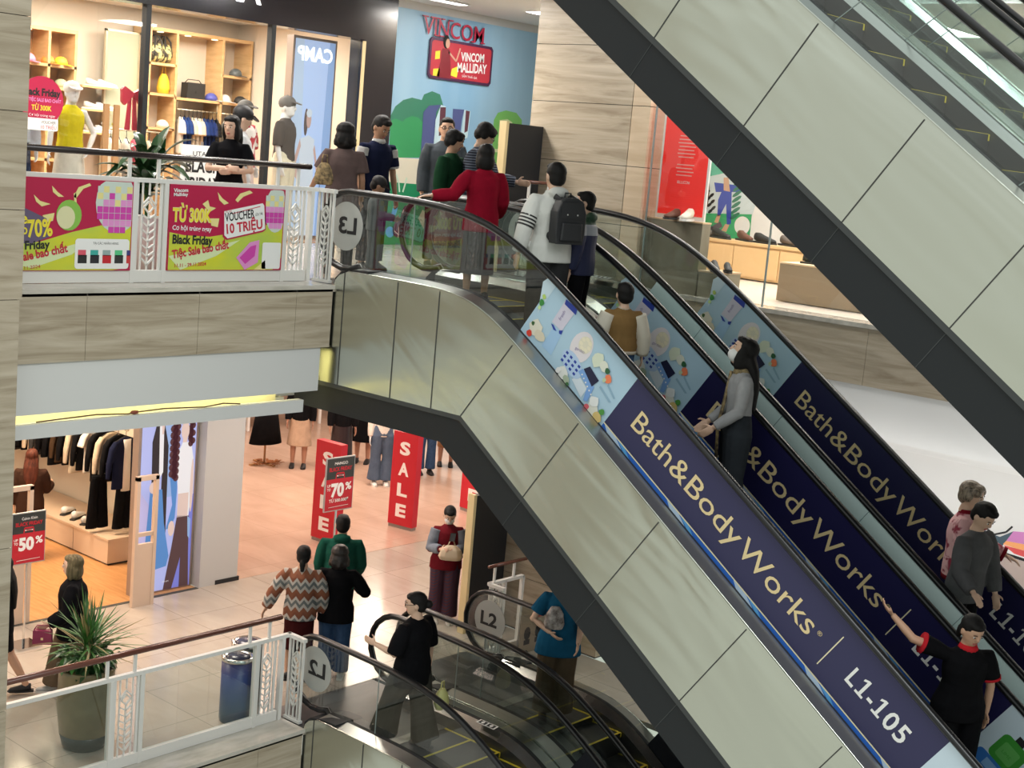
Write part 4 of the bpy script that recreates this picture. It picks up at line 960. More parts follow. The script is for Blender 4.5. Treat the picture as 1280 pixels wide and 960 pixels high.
def railing(label, dz, hr, panels_clear):
    YR = 11.14; r = empty('railing', (7,YR,dz), label=label, category='railing')
    L = lambda mb, nm, **k: (mb.xf(Matrix.Translation((-7,-YR,0))), mb.build(nm, r, **k))[1]
    mb = MB(); mb.box((5,YR-.025,.925),(9.775,YR+.025,.965), WMET); mb.box((9.735,10.88,.925),(9.785,YR+.02,.965), WMET); L(mb, 'top_rail')
    mb = MB(); mb.box((5,YR-.025,.01),(9.62,YR+.025,.12), WMET); mb.box((9.735,10.88,.01),(9.785,YR,.04), WMET); L(mb, 'bottom_rail')
    mb = MB(); lattice(mb, (7.585,YR,.02), (1,0,0), .26, .92); L(mb, 'lattice_panel')
    mb = MB(); lattice(mb, (9.35,YR,.02), (1,0,0), .22, .92); L(mb, 'lattice_panel')
    mb = MB(); lattice(mb, (9.76,11.12,.02), (0,-1,0), .22, .92); L(mb, 'lattice_panel')
    for x in (7.54, 7.885, 9.31, 9.66):
        mb = MB(); mb.box((x-.022,YR-.03,0),(x+.022,YR+.03,.93), WMET); L(mb, 'post')
    if panels_clear:
        mb = MB(); mb.add([(5,YR,.12),(7.52,YR,.12),(7.52,YR,.925),(5,YR,.925)], [(0,1,2,3)], GLASS); L(mb, 'glass_panel')
        mb = MB(); mb.add([(7.91,YR,.12),(9.29,YR,.12),(9.29,YR,.925),(7.91,YR,.925)], [(0,1,2,3)], GLASS); L(mb, 'glass_panel')
    for x in (6.2, 7.49, 7.80, 9.21, 9.47):
        mb = MB(); mb.box((x-.015,YR-.012,.96),(x+.015,YR+.012,1.15), WMET); L(mb, 'handrail_bracket')
    mb = MB(); mb.tube([(5,YR,1.17),(9.62,YR,1.17)], [(.036,.030)]*2, hr, 10); L(mb, 'handrail')
    return r
railing('white railing of the upper landing with wheat-ear lattices, advert banners and dark handrail', 0, mat('dark handrail', (.02,.012,.012), .25), False)
railing('white railing of the lower landing with clear glass panels and brown handrail', -H, MAHOG, True)
for dz, nm in ((0,'short white railing piece on the upper landing beside the black display board'), (-H,'short white railing piece right of the escalators on the lower landing')):
    YR = 11.14; r = empty('railing', (13.2,YR,dz), label=nm, category='railing'); MT = Matrix.Translation((-13.2,-YR,0))
    for n_, f_ in (('top_rail', lambda m: (m.box((12.97,YR-.025,.925),(13.62,YR+.025,.965), WMET), m.box((12.955,10.88,.925),(13.005,YR,.965), WMET))),
                   ('bottom_rail', lambda m: m.box((12.97,YR-.025,.02),(13.62,YR+.025,.09), WMET)),
                   ('lattice_panel', lambda m: lattice(m, (12.98,11.12,.02), (0,-1,0), .22, .92)), ('lattice_panel', lambda m: lattice(m, (13.02,YR,.04), (1,0,0), .2, .90)),
                   ('post', lambda m: m.box((13.60,YR-.025,0),(13.64,YR+.025,.95), WMET)), ('post', lambda m: m.box((13.26,YR-.025,0),(13.29,YR+.025,.95), WMET)),
                   ('handrail_bracket', lambda m: m.box((13.05,YR-.012,.96),(13.08,YR+.012,1.15), WMET)), ('handrail_bracket', lambda m: m.box((13.42,YR-.012,.96),(13.45,YR+.012,1.15), WMET)),
                   ('handrail', lambda m: m.tube([(12.95,YR,1.17),(13.66,YR,1.17)], [(.028,.022)]*2, MAHOG, 10))):
        mb = MB(); f_(mb); mb.xf(MT); mb.build(n_, r)
# ---- advert banners on the upper railing
MAG = mat('magenta print', (.46,.012,.065), .45); LIME = mat('lime print', (.50,.60,.04), .45, fn=noisy((.42,.58,.10),(.66,.66,.03),1.6,(1,1,2)))
CONF = col('pale yellow confetti', (.80,.72,.30)); PNK = col('ball pink', (.62,.06,.40)); PNK2 = col('ball mauve', (.75,.30,.62)); SILV = col('ball silver', (.60,.68,.62)); PURP = col('purple grey tag', (.13,.10,.18)); YTX = col('yellow lettering', (.85,.72,.05)); REDT = col('red lettering', (.55,.02,.05))
def banner(x0, x1, label, which):
    YR = 11.10; mb = MB(); mb.box((x0,YR,.12),(x1,YR+.02,.925), MAG); A = Art(mb, (0,YR,0), (1,0,0), (0,0,1), (0,-1,0), .0008); A.clip = (x0+.01,.125,x1-.01,.92)
    q = lambda px, py: (lambda p: (min(max(p.x,x0),x1), min(max(p.z,.12),.925)))(at(1, YR, px, py))
    P = lambda *a: [q(*i) for i in a]; z4 = lambda x, y: (x/4, 200+y/4)
    if which == 1:
        A.poly(P((15,305),(50,302),(90,290),(125,282),(140,278),(170,272),(172,342),(15,345)), LIME, 1)
        A.poly(P((15,330),(60,315),(110,300),(90,318),(40,335)), col('pale lime', (.68,.78,.45)), 2)
        for g in (((42,243),(50,251),(63,255),(52,258),(45,252)),((65,232),(72,240),(80,246),(73,246),(66,240)),((92,246),(98,234),(112,229),(114,232),(104,236),(95,248)),((53,269),(68,266),(66,276),(57,278)),((92,242),(95,240),(96,262),(93,256))): A.poly(P(*g), CONF, 3)
        for cx, cy, r0 in ((147,254,1),):
            x, z = q(cx, cy); A.ell(x, z, .225, .27, SILV, 4)
            for i in range(-3,4):
                for j in range(-4,3):
                    if (i/3.6)**2+(j/4.4)**2 < .95: A.rect(x+i*.06-.028, z+j*.06-.028, x+i*.06+.028, z+j*.06+.028, (PNK if (i*3+j*5)%3 else PNK2) if j < 1+((i*7)%3-1) else (SILV if (i+j)%2 else CONF), 5)
        # green coconut-like character left out: a plain green and cream ball with dark glasses stands in
        x, z = q(86,269); A.ell(x, z, .125, .135, col('fruit green', (.25,.50,.08)), 5); A.ell(x-.03, z-.02, .09, .10, col('fruit cream', (.72,.70,.42)), 6)
        A.poly(P((15,252),(25,257),(58,273),(62,296),(40,304),(15,304)), PURP, 4); A.text('le', *q(21,280), .10, YTX, 6, w=.10, rot=6, bold=.02); A.text('to', *q(22,293), .09, YTX, 6, w=.09, rot=4, bold=.02); A.text('70%', *q(34,296), .15, YTX, 6, w=.24, rot=4, bold=.03)
        A.text('k Friday', *q(21,312), .075, BLACK, 6, w=.31, rot=3, bold=.03); A.text('Sale bao chất', *q(24,327), .075, REDT, 6, w=.47, rot=11, bold=.03); A.text('29.11.2024', *q(21,338), .03, REDT, 6, w=.22, rot=6)
        a, b = q(94,298), q(160,336); A.rrect(a[0],b[1],b[0],a[1],.03,WHITE,5)
        A.text('TẠI CÁC NHÃN HÀNG', a[0]+.18, a[1]-.05, .022, BLACK, 6, w=.26)
        for i, c_ in enumerate(((.7,.1,.15),(.05,.4,.35),(.3,.4,.4),(.1,.55,.25),(.05,.05,.2))): A.rect(a[0]+.03+i*.125, a[1]-.15, a[0]+.11+i*.125, a[1]-.10, col('logo %d' % i, c_), 6)
        for i, c_ in enumerate(((.02,.02,.02),(.02,.02,.025),(.55,.02,.03),(.03,.03,.03),(.6,.05,.05))): A.rect(a[0]+.03+i*.125, b[1]+.05, a[0]+.12+i*.125, b[1]+.125, col('logo b%d' % i, c_), 6)
        A.poly(P((140,340),(150,336),(172,322),(172,345)), MAG, 4)
    else:
        A.poly(P((205,290),(230,294),(262,296),(300,290),(330,282),(358,276),(358,345),(205,345)), LIME, 1)
        A.poly(P((207,320),(250,312),(300,300),(270,320),(225,338)), col('pale lime', (.68,.78,.45)), 2)
        for g in (((253,255),(260,250),(262,258),(270,260),(262,265)),((272,240),(278,248),(286,254),(280,256),(274,250)),((294,250),(300,242),(312,238),(316,241),(304,246),(297,253)),((262,273),(274,273),(272,284),(264,282))): A.poly(P(*g), CONF, 3)
        x, z = q(345,262); A.ell(x, z, .14, .23, SILV, 4)
        for i in range(-2,3):
            for j in range(-4,3):
                if (i/2.6)**2+(j/4.0)**2 < .95: A.rect(x+i*.055-.026, z+j*.055-.026, x+i*.055+.026, z+j*.055+.026, (PNK if (i*3+j*5)%3 else PNK2) if j < 1 else (CONF if (i+j)%2 else SILV), 5)
        A.text('Vincom', *q(217,240), .035, WHITE, 6, w=.16, rot=3, bold=.03); A.text('Malliday', *q(217,245), .03, WHITE, 6, w=.16, rot=3, bold=.03)
        A.text('TỪ 300K', *q(215,276), .125, CONF, 5, w=.45, bold=.06); A.text('TỪ 300K', *q(215,276), .125, YTX, 6, w=.45, bold=.02)
        A.text('Cơ hội trúng ngay', *q(215,287), .045, WHITE, 6, w=.45, rot=-1, bold=.02)
        A.text('Black Friday', *q(215,304), .085, BLACK, 6, w=.46, rot=-1, bold=.035); A.text('Tiệc Sale bao chất', *q(215,323), .08, REDT, 6, w=.66, rot=9, bold=.03); A.text('11.11 - 29.11.2024', *q(218,334), .033, REDT, 6, w=.36, rot=3, bold=.02)
        A.poly(P((278,263),(328,252),(332,256),(332,287),(328,290),(283,300),(278,296)), MAG, 5); A.poly(P((280,264),(328,254),(330,257),(331,286),(327,288),(284,298),(280,294)), WHITE, 6)
        A.text('VOUCHER', *q(281,277), .085, BLACK, 7, w=.36, rot=8, bold=.02); A.text('10 TRIỆU', *q(283,292), .095, REDT, 7, w=.44, rot=8, bold=.03); A.text('TRỊ GIÁ', *q(281,266), .025, REDT, 7, w=.08, rot=8); A.line(P((290,267),(325,258)), .008, REDT, 7); A.text('LÊN TỚI', *q(319,270), .028, BLACK, 7, w=.09, rot=8)
        A.poly(P((295,322),(312,303),(324,300),(322,328),(305,342)), PNK2, 5); A.poly(P((299,322),(313,308),(320,306),(318,320),(306,330)), PNK, 6); A.poly(P((316,345),(325,330),(331,325),(331,345)), CONF, 6)
        A.poly(P((325,343),(340,340),(358,322),(358,345)), MAG, 4)
        a, b = q(328,303), q(349,336); A.rrect(a[0],b[1],b[0],a[1],.02,WHITE,6)
    mb.build('advert_banner', label=label, category='banner')
banner(5.2, 7.515, 'left magenta and lime banner with a mirrored pink ball and 70% tag on the railing', 1)
banner(7.915, 9.285, 'right magenta and lime banner offering a 10 triệu voucher on the railing', 2)
# ================================================================== UPPER LANDING: mural wall, shop fronts
S('wall_back', ((14.62,YS,0),(18.6,YS+.12,3.56),WPLAS))
mb = MB(); mb.box((14.66,YS-.03,.0),(18.3,YS,3.44), mat('mural sky', (.27,.47,.66), .45, fn=lambda nt,b: nt.links.new(ramp(nt, noise(nt, texco(nt,(1.2,1,.12)), 1.2, 2), [(.3,(.22,.41,.60)),(.7,(.34,.54,.70))]), b.inputs['Base Color'])))
A = Art(mb, (0,YS-.03,0), (1,0,0), (0,0,1), (0,-1,0), .0015)
def mq(*a): return [(lambda p: (p.x, max(p.z,.0)))(at(1, YS-.03, *i)) for i in a]
g1, g2, g3 = col('mural bush', (.035,.19,.12)), col('mural green', (.03,.27,.10)), col('mural lawn', (.0,.20,.085))
A.poly(mq((486,197),(488,145),(494,133),(504,125),(515,122),(527,125),(530,118),(540,114),(550,118),(554,132),(552,197)), g1, 1)
A.poly(mq((486,197),(488,152),(493,148),(499,150),(503,152),(507,148),(515,145),(523,147),(528,153),(528,197)), g2, 2)
A.poly(mq((485,196),(640,206),(640,240),(482,228)), col('mural cream', (.62,.60,.50)), 2)
A.poly(mq((482,227),(640,240),(650,330),(470,318)), g3, 3)
A.poly(mq((536,132),(551,131),(545,140),(540,205),(538,209),(527,206),(525,200),(529,140)), col('tower indigo', (.07,.09,.24)), 4)
A.poly(mq((551,131),(557,133),(552,170),(547,195),(542,205),(540,200),(544,150)), col('tower ice', (.50,.68,.76)), 4)
A.poly(mq((550,134),(557,134),(555,168),(548,170)), col('tower maroon', (.10,.03,.05)), 5)
A.poly(mq((566,136),(580,137),(577,150),(574,175),(564,172)), MATS['tower indigo'], 4); A.poly(mq((580,137),(588,139),(584,172),(575,176)), MATS['tower ice'], 4); A.poly(mq((582,138),(587,139),(584,164),(580,166)), MATS['tower maroon'], 5)
A.poly(mq((521,210),(540,212),(540,222),(521,220)), col('plinth lilac', (.50,.46,.55)), 5)
A.poly(mq((617,150),(622,141),(632,138),(645,141),(652,150),(650,240),(612,235)), col('sign lime', (.18,.50,.12)), 4); A.poly(mq((624,150),(634,149),(640,153),(634,180),(622,180)), col('sign cream', (.66,.72,.42)), 5); A.line(mq((616,188),(650,190)), .05, MATS['sign cream'], 5)
for a_ in (((495,218),(498,228),(499,240)),((508,222),(506,230),(503,240))): A.line(mq(*a_), .03, col('sprig pale', (.45,.62,.52)), 5)
for c_, r_, m_ in (((493,262),(.05,.12),col('leaf blue',(.08,.32,.62))),((489,272),(.07,.06),MATS['leaf blue']),((487,290),(.09,.08),MATS['leaf blue']),((504,268),(.05,.14),col('leaf maroon',(.06,.02,.05))),((497,286),(.11,.13),MATS['leaf maroon']),((508,283),(.07,.07),MATS['leaf maroon'])):
    x, z = mq(c_)[0]; A.ell(x, z, r_[0], r_[1], m_, 5, rot=-15)
A.line(mq((497,297),(498,285),(504,262)), .012, col('sprig pink', (.7,.5,.45)), 6); A.line(mq((492,288),(498,294)), .01, MATS['sprig pink'], 6)
A.poly(mq((522,273),(528,262),(560,300),(540,318)), col('mural tan', (.45,.40,.28)), 5)
mb.build('wall_mural', label='tall sky blue mural with green bushes and towers behind the group on the upper landing', category='mural')
mb = MB(); A = Art(mb, (0,YS-.06,0), (1,0,0), (0,0,1), (0,-1,0), .0015); mr_ = mat('crimson letters', (.40,.012,.05), .4)
x = 15.16; zb = 3.02
vs, fs, *_r = textmesh('VINCOM', 0)
A.text('VINCOM', 15.17, 3.13, .25, mr_, 1, w=1.32, bold=.008)
for x0, z0, w_ in ((15.13,3.37,.12),(15.30,3.37,.10),(15.40,3.37,.10),(15.40,3.12,.10),(15.53,3.37,.07),(15.52,3.12,.08),(15.69,3.37,.09),(16.20,3.12,.09),(16.42,3.12,.09)): mb.box((x0,YS-.075,z0),(x0+w_,YS-.055,z0+.018), mr_)
mb.xf(Matrix.Translation((0,0,0))); mb.build('lettering', label='crimson VINCOM lettering at the top of the blue mural', category='lettering')
mb = MB(); a, b = mq((537,52))[0], mq((611,102))[0]; cx, cz = (a[0]+b[0])/2, (a[1]+b[1])/2
mb.prism([(-.66,-.30),(.66,-.30),(.70,-.25),(.70,.25),(.66,.30),(-.66,.30),(-.70,.25),(-.70,-.25)], (cx,YS-.06,cz), (1,0,0), (0,0,1), (0,.02,0), col('sign navy edge', (.06,.015,.06)))
A = Art(mb, (cx,YS-.06,cz), (1,0,0), (0,0,1), (0,-1,0), .0015); A.rrect(-.66,-.26,.66,.26,.05, col('sign red', (.48,.03,.05)), 1)
A.text('VINCOM', -.02, .02, .13, WHITE, 4, w=.52, rot=3, bold=.03); A.text('MALLIDAY', -.08, -.15, .14, WHITE, 4, w=.66, rot=3, bold=.03); A.text('SẮM THẢ GA', .03, -.22, .035, WHITE, 4, w=.34)
sk = col('print skin', (.62,.36,.26)); A.ell(-.36,.26,.07,.10,HAIRB,2); A.ell(-.33,.24,.045,.07,sk,3); A.poly([(-.44,.16),(-.28,.16),(-.24,-.05),(-.20,-.27),(-.52,-.27),(-.46,-.05)], col('dress dark red', (.20,.01,.02)), 3); A.line([(-.3,.12),(-.12,.0),(-.05,.2)], .03, sk, 3)
A.poly([(-.58,.10),(-.48,.12),(-.48,.0),(-.58,-.02)], YTX, 3); A.poly([(-.20,-.12),(-.05,-.06),(-.08,-.24),(-.22,-.22)], YTX, 3); A.poly([(-.60,-.16),(-.46,-.14),(-.46,-.26),(-.60,-.26)], YTX, 3)
mb.build('sign', label='red VINCOM MALLIDAY sign with a dancer on the blue mural', category='sign')
# black shop fascia and pier
FASC = mat('glossy black fascia', (.008,.008,.014), .18)
S('trim_14', ((4.5,YS-.05,2.90),(14.64,YS+.25,3.60),FASC), ((14.03,YS-.05,0),(14.64,YS+.25,2.90),FASC), ((14.00,YS-.06,.0),(14.05,YS-.04,2.88),GOLD))
mb = MB(); LIT = mat('lit white letters', (1,1,1), .4, emit=1.6); A = Art(mb, (0,YS-.052,0), (1,0,0), (0,0,1), (0,-1,0)); A.text('RA', 11.53, 3.13, .34, LIT, 1, w=.62, bold=.02); mb.build('lettering', label='lit white shop letters cut off at the top edge of the photo', category='lettering')
for i, x in enumerate((10.44, 12.40)): S('trim_%d' % (15+i), ((x-.035,YS-.04,0),(x+.035,YS+.06,2.9),BAND))
mb = MB()
for a, b in ((4.5,10.40),(10.48,12.36),(12.44,14.0)): mb.add([(a,YS,.0),(b,YS,.0),(b,YS,2.9),(a,YS,2.9)], [(0,1,2,3)], SGLASS)
struct(mb, 'window_1')
# shop interior
S('floor', ((4.5,YS+.1,-.05),(14.6,18.9,.002),WOODF)); S('ceiling', ((4.5,YS+.1,3.15),(14.6,18.9,3.2),WCEIL))
S('wall_shop', ((4.5,18.85,0),(14.7,18.95,3.2),CREAM), ((14.6,YS+.25,0),(14.7,18.95,3.2),CREAM))
LSTRIP = mat('warm shelf lamp', (1,.8,.5), .5, emit=3)
def shelf_unit(label, x0, x1, z1, cols, shelves, back=CREAM):
    """cols: inner divider xs; shelves: (xa, xb, z)"""
    r = empty('shelf_unit', (x0,18.45,0), label=label, category='shelf unit'); MT = Matrix.Translation((-x0,-18.45,0))
    def B(nm, a, b, m):
        mb = MB(); mb.box(a, b, m); mb.xf(MT); mb.build(nm, r)
    B('side_panel', (x0,18.4,0),(x0+.04,18.84,z1), WOOD); B('side_panel', (x1-.04,18.4,0),(x1,18.84,z1), WOOD); B('top_panel', (x0,18.4,z1),(x1,18.84,z1+.05), WOOD); B('back_panel', (x0,18.82,0),(x1,18.85,z1), back)
    for c_ in cols: B('divider', (c_-.02,18.4,0),(c_+.02,18.84,z1), WOOD)
    for a, b, z in shelves: B('shelf', (a,18.4,z-.04),(b,18.84,z), WOOD)
    for i in range(int((x1-x0)/.5)): 
        mb = MB(); xx = x0+.25+i*.5; mb.loft([(xx,18.5,z1-.012,.05,.05),(xx,18.5,z1,.05,.05)], LSTRIP, 10); mb.xf(MT); mb.build('downlight', r)
    return r
shelf_unit('left oak shelf unit with caps behind the yellow mannequin', 10.45, 11.42, 2.62, [10.98], [(10.45,11.42,2.17),(10.45,11.42,1.86),(10.45,11.42,1.35),(10.45,11.42,.85)], mat('amber back panel', (.50,.27,.10), .6))
shelf_unit('long oak shelf unit with bags and clothes rails in the upper shop', 12.62, 15.2-.65, 2.84, [13.12, 13.98], [(12.62,13.12,2.38),(12.62,13.12,1.93),(12.62,13.12,1.42),(13.12,14.55,1.90),(13.98,14.55,2.32)])
r = empty('shoe_shelf', (11.9,18.5,0), label='small wall shelves with white trainers left of the shop mirror', category='shelf')
for z in (1.93,1.60,1.27): mb = MB(); mb.box((-.38,-.1,z-.03),(.10,.34,z), WOOD); mb.build('board', r)
r = empty('mirror', (12.3,18.6,0), label='tall greenish mirror panel behind the red bow', category='mirror')
mb = MB(); mb.box((-.27,0,.1),(.27,.03,2.75), mat('green mirror glass', (.55,.60,.45), .15, .3)); mb.build('glass', r)
mb = MB()
for a, b in (((-.30,-.01,.08),(-.27,.04,2.78)),((.27,-.01,.08),(.30,.04,2.78)),((-.3,-.01,2.75),(.3,.04,2.78))): mb.box(a, b, mat('pale brass', (.66,.60,.44), .3, .6))
mb.build('frame', r)
def cap_thing(loc, m, label, rz=0, group=None, brim=None):
    r = empty('baseball_cap', loc, R(rz), label=label, category='cap')
    if group: r['group'] = group
    mb = MB(); mb.loft([(0,0,0,.095,.105),(0,0,.05,.092,.10),(0,0,.09,.07,.078),(0,0,.115,.035,.04),(0,0,.12,.005,.005)], m, 14); mb.build('crown', r)
    mb = MB(); mb.prism([(-.08,0),(-.07,.07),(-.03,.10),(.03,.10),(.07,.07),(.08,0)], (0,-.08,.01), (1,0,0), (0,-1,-.15), (0,0,.008), brim or m); mb.build('brim', r)
    return r
def shoe_thing(loc, m, label, rz=0, sc=1, group=None, sole=None):
    r = empty('shoe', loc, R(rz), label=label, category='shoe')
    if group: r['group'] = group
    mb = MB(); mb.tube([(0,-.02,.075),(0,.03,.07),(0,.10,.055),(0,.18,.045),(0,.26,.035),(0,.285,.03)], [(.034,.045),(.042,.052),(.043,.042),(.045,.032),(.040,.022),(.016,.012)], m, 10); mb.build('upper', r)
    mb = MB(); mb.prism([(-.034,-.045),(.034,-.045),(.04,.06),(.05,.18),(.036,.28),(0,.305),(-.036,.28),(-.05,.18),(-.04,.06)], (0,0,0), (1,0,0), (0,1,0), (0,0,.022), sole or mat('dark sole', (.03,.03,.03), .7)); mb.build('sole', r)
    r.scale = (sc,sc,sc); return r
capw = mat('white cap cloth', (.80,.78,.74), .8)
cap_thing((10.72,18.5,2.17), col('cap pink', (.75,.22,.32)), 'pink cap on the top shelf of the left shelf unit', 20)
cap_thing((11.02,18.5,2.17), col('cap orange', (.75,.25,.04)), 'orange cap beside the yellow cap on the top shelf', 30); cap_thing((11.22,18.5,2.17), col('cap yellow', (.85,.60,.03)), 'yellow cap at the right end of the top shelf', 30)
cap_thing((10.92,18.5,1.86), col('cap green', (.03,.20,.08)), 'dark green cap on the second shelf of the left unit', 60); cap_thing((11.24,18.5,1.86), col('cap olive', (.35,.38,.22)), 'olive patterned cap right of the green cap', 40)
cap_thing((13.86,18.5,1.90), col('cap blue', (.06,.07,.35)), 'blue cap beside the black bag on the long shelf', 60, brim=capw); cap_thing((14.12,18.5,1.90), capw, 'white cap on the long shelf right of the blue cap', 30)
cap_thing((14.40,18.46,1.90), BLACK, 'black cap at the far right of the long shelf', 50); cap_thing((14.28,18.46,2.32), col('cap slate', (.08,.10,.11)), 'slate cap on the highest right shelf', 50); cap_thing((12.98,18.5,1.42), col('cap cream', (.72,.62,.50)), 'cream cap on the lowest left bay of the long shelf', 60)
wh = mat('white leather', (.75,.74,.71), .5)
for i, (x, z) in enumerate(((11.72,1.93),(11.92,1.93),(11.70,1.60),(11.90,1.60),(11.72,1.27),(11.9,1.27))): shoe_thing((x,18.6,z), wh, 'white trainer on the small wall shelves beside the mirror', -120, .9, 'white trainers by the shop mirror', wh)
def duffel(r):
    mb = MB(); mb.ball((0,0,.15), (.19,.12,.15), mat('gold print cloth', (.4,.35,.1), .6, fn=noisy((.03,.025,.02),(.60,.54,.22),9,(1,1,1),1,2,0,.45,.55)), 14); mobj('bag_body', remesh(mb, .015, 1), r)
    for x in (-.07,.07):
        mb = MB(); mb.tube([(x,-.1,.1),(x*.8,-.08,.32),(x*.3,-.02,.40),(x*.3,.02,.40),(x*.8,.08,.32),(x,.1,.1)], .012, BLACK, 6); mb.build('handle', r)
bag('duffel_bag', 'black and gold patterned duffel bag in the top bay of the long shelf', 'bag', (12.82,18.55,2.38), 0, duffel)
bag('duffel_bag', 'second patterned duffel bag, right of the first in the top bay', 'bag', (13.0,18.58,2.38), 10, duffel)
bag('shoulder_bag', 'yellow bag in the middle bay of the long shelf', 'bag', (13.0,18.55,1.93), 0, sack(mat('mustard canvas', (.72,.46,.02), .7), .22,.30,.09))
bag('wash_bag', 'black box bag on the long oak shelf', 'bag', (13.55,18.55,1.90), 0, satchel(BLACK, .34,.24,.16, BLACK))
# clothes
def garment(name, loc, m, label, group, rz=0, L=.68, sleeve='long', w_=.21, inner=None):
    r = empty(name, loc, R(rz), label=label, category='garment', group=group)
    mb = MB(); mb.loft([(0,0,-L-.02,w_*1.0,.055),(0,0,-L*.6,w_*.95,.05),(0,0,-.22,w_*.98,.05),(0,0,-.14,w_*.9,.04),(0,0,-.09,w_*.45,.032),(0,0,-.075,w_*.3,.025)], m, 14)
    for e in (1,-1):
        if sleeve == 'long': mb.tube([(e*w_*.7,0,-.14),(e*w_*1.0,0,-.22),(e*w_*1.18,.01,-.45),(e*w_*1.2,.02,-.66)], [(.045,.04),(.055,.042),(.05,.038),(.035,.03)], m, 8)
        elif sleeve == 'short': mb.tube([(e*w_*.7,0,-.14),(e*w_*1.0,0,-.20),(e*w_*1.28,0,-.34)], [(.045,.04),(.06,.042),(.07,.035)], m, 8)
    mobj('cloth', remesh(mb, .014, 2), r)
    mb = MB(); mb.tube([(-w_*.85,0,-.13),(0,0,-.055),(w_*.85,0,-.13)], .008, BLACK, 6); mb.tube([(0,0,-.055),(0,0,.0),(.02,0,.02),(.0,0,.04),(-.02,0,.02)], .004, BLACK, 5); mb.build('hanger', r)
    if inner:
        mb = MB(); mb.loft([(0,-.035,-L-.05,w_*.35,.035),(0,-.04,-.3,w_*.28,.03),(0,-.035,-.10,w_*.3,.02)], inner, 10); mb.build('undershirt', r)
    return r
def rail(label, p0, p1, z0):
    r = empty('clothes_rail', (0,0,0), label=label, category='clothes rail')
    mb = MB(); mb.tube([p0, p1], .012, mat('pale brass', (.66,.60,.44), .3, .6), 8); mb.build('bar', r)
    for p in (p0, p1): mb = MB(); mb.tube([p, (p[0],p[1],z0)], .01, MATS['pale brass'], 8); mb.build('bracket', r)
rail('brass clothes rail under the long oak shelf', (13.2,18.45,1.72), (13.95,18.45,1.72), 1.87)
rail('brass clothes rail at the right end of the long shelf', (14.02,18.45,1.72), (14.5,18.45,1.72), 1.87)
cw, cn, ct, cb_ = fabric('off white jersey', (.72,.68,.62)), fabric('mid navy jersey', (.02,.045,.16)), fabric('beige jersey', (.60,.50,.38)), fabric('indigo jersey', (.015,.03,.12))
for i, m in enumerate((cw,cn,cn,ct,cw,ct,cn,cb_,cb_,BLK)):
    garment('hanging_shirt', (13.25+i*.075,18.42,1.69), m, {0:'white shirt at the left end of the brass rail',1:'first navy shirt beside the white one on the rail'}.get(i, 'shirt on the brass rail under the long oak shelf'), 'shirts on the upper shop rail', 62, .62, 'short')
for i, m in enumerate((cw,cw,ct,cw)): garment('hanging_shirt', (14.1+i*.09,18.42,1.69), m, 'pale shirt on the rail at the right end of the shop', 'pale shirts at the right of the upper shop', 62, .62, 'short')
rail('low clothes rail by the shop door', (10.75,16.6,1.35), (11.7,16.6,1.35), 1.30)
mb = MB(); mb.tube([(10.75,16.6,0),(10.75,16.6,1.35)], .012, MATS['pale brass'], 8); mb.tube([(11.7,16.6,0),(11.7,16.6,1.35)], .012, MATS['pale brass'], 8); mb.build('rail_stand', label='thin stand legs under the low clothes rail', category='stand')
for i, m in enumerate((cw,ct,cw,fabric('rose jersey', (.55,.10,.14)),cw,ct,cw)): garment('hanging_shirt', (10.85+i*.12,16.6,1.31), m, 'pale top on the low rail by the shop door', 'tops on the low rail by the door', 70, .75, 'none', .18)
# mannequins
MANQ = mat('white mannequin', (.72,.74,.75), .35)
def manq(label, pos, heading, Ht, top, bottom, extras=(), **k):
    root, I = person(label, pos, heading, Ht, MANQ, ('bald', None), top, bottom, None, extras=extras, kind='mannequin', detail=False, vox=.011, **k)
    mb = MB(); mb.loft([(0,0,-.14,.26,.26),(0,0,-.0,.26,.26)], WPLAS, 24); mb.build('plinth', root); return root
manq('mannequin in yellow sleeveless polo, white cap and pleated skirt in the upper shop window', (9.78,15.85,.14), 262, 1.74, dict(m=fabric('yellow polo knit', (.62,.55,.02)), sleeve='none', hem=-.02, loose=.03), dict(m=fabric('pleated cream skirt', (.62,.62,.55)), type='skirt', len=.42, flare=.05), ('whitecap',), armR=((.3,.05,-1),(.15,.2,-1)), armL=((-.45,.1,-.9),(.35,.3,-.6)), fem=True)
manq('mannequin in pale blue sweater, navy skirt and black cap beside the left pillar', (8.98,15.75,.14), 255, 1.82, dict(m=fabric('ice blue knit', (.55,.64,.72)), hem=.0, loose=.04), dict(m=fabric('dark navy skirt cloth', (.02,.03,.06)), type='skirt', len=.5, flare=.04), ('cap',), fem=True)
manq('mannequin in charcoal shirt, cream trousers and visor cap by the light box', (13.10,15.75,.14), 300, 1.86, dict(m=fabric('charcoal shirt', (.06,.055,.055)), sleeve='elbow', hem=-.02, loose=.035), dict(m=fabric('cream cotton', (.70,.66,.52)), loose=.045, flare=.03), ('greycap',), armL=((-.35,-.1,-1),(-.1,.0,-1)))
RF = mat('red and white floral', (.6,.2,.2), .8, fn=noisy((.45,.015,.04),(.78,.74,.72),7,(1,1,1),.8,2,0,.46,.52))
manq('mannequin in red and white floral outfit half behind the shop mullion', (12.35,15.72,.14), 285, 1.74, dict(m=RF, sleeve='elbow', hem=-.10, loose=.06), dict(m=fabric('pale pink skirt cloth', (.66,.52,.50)), type='skirt', len=.5, flare=.06), ('greycap',), fem=True)
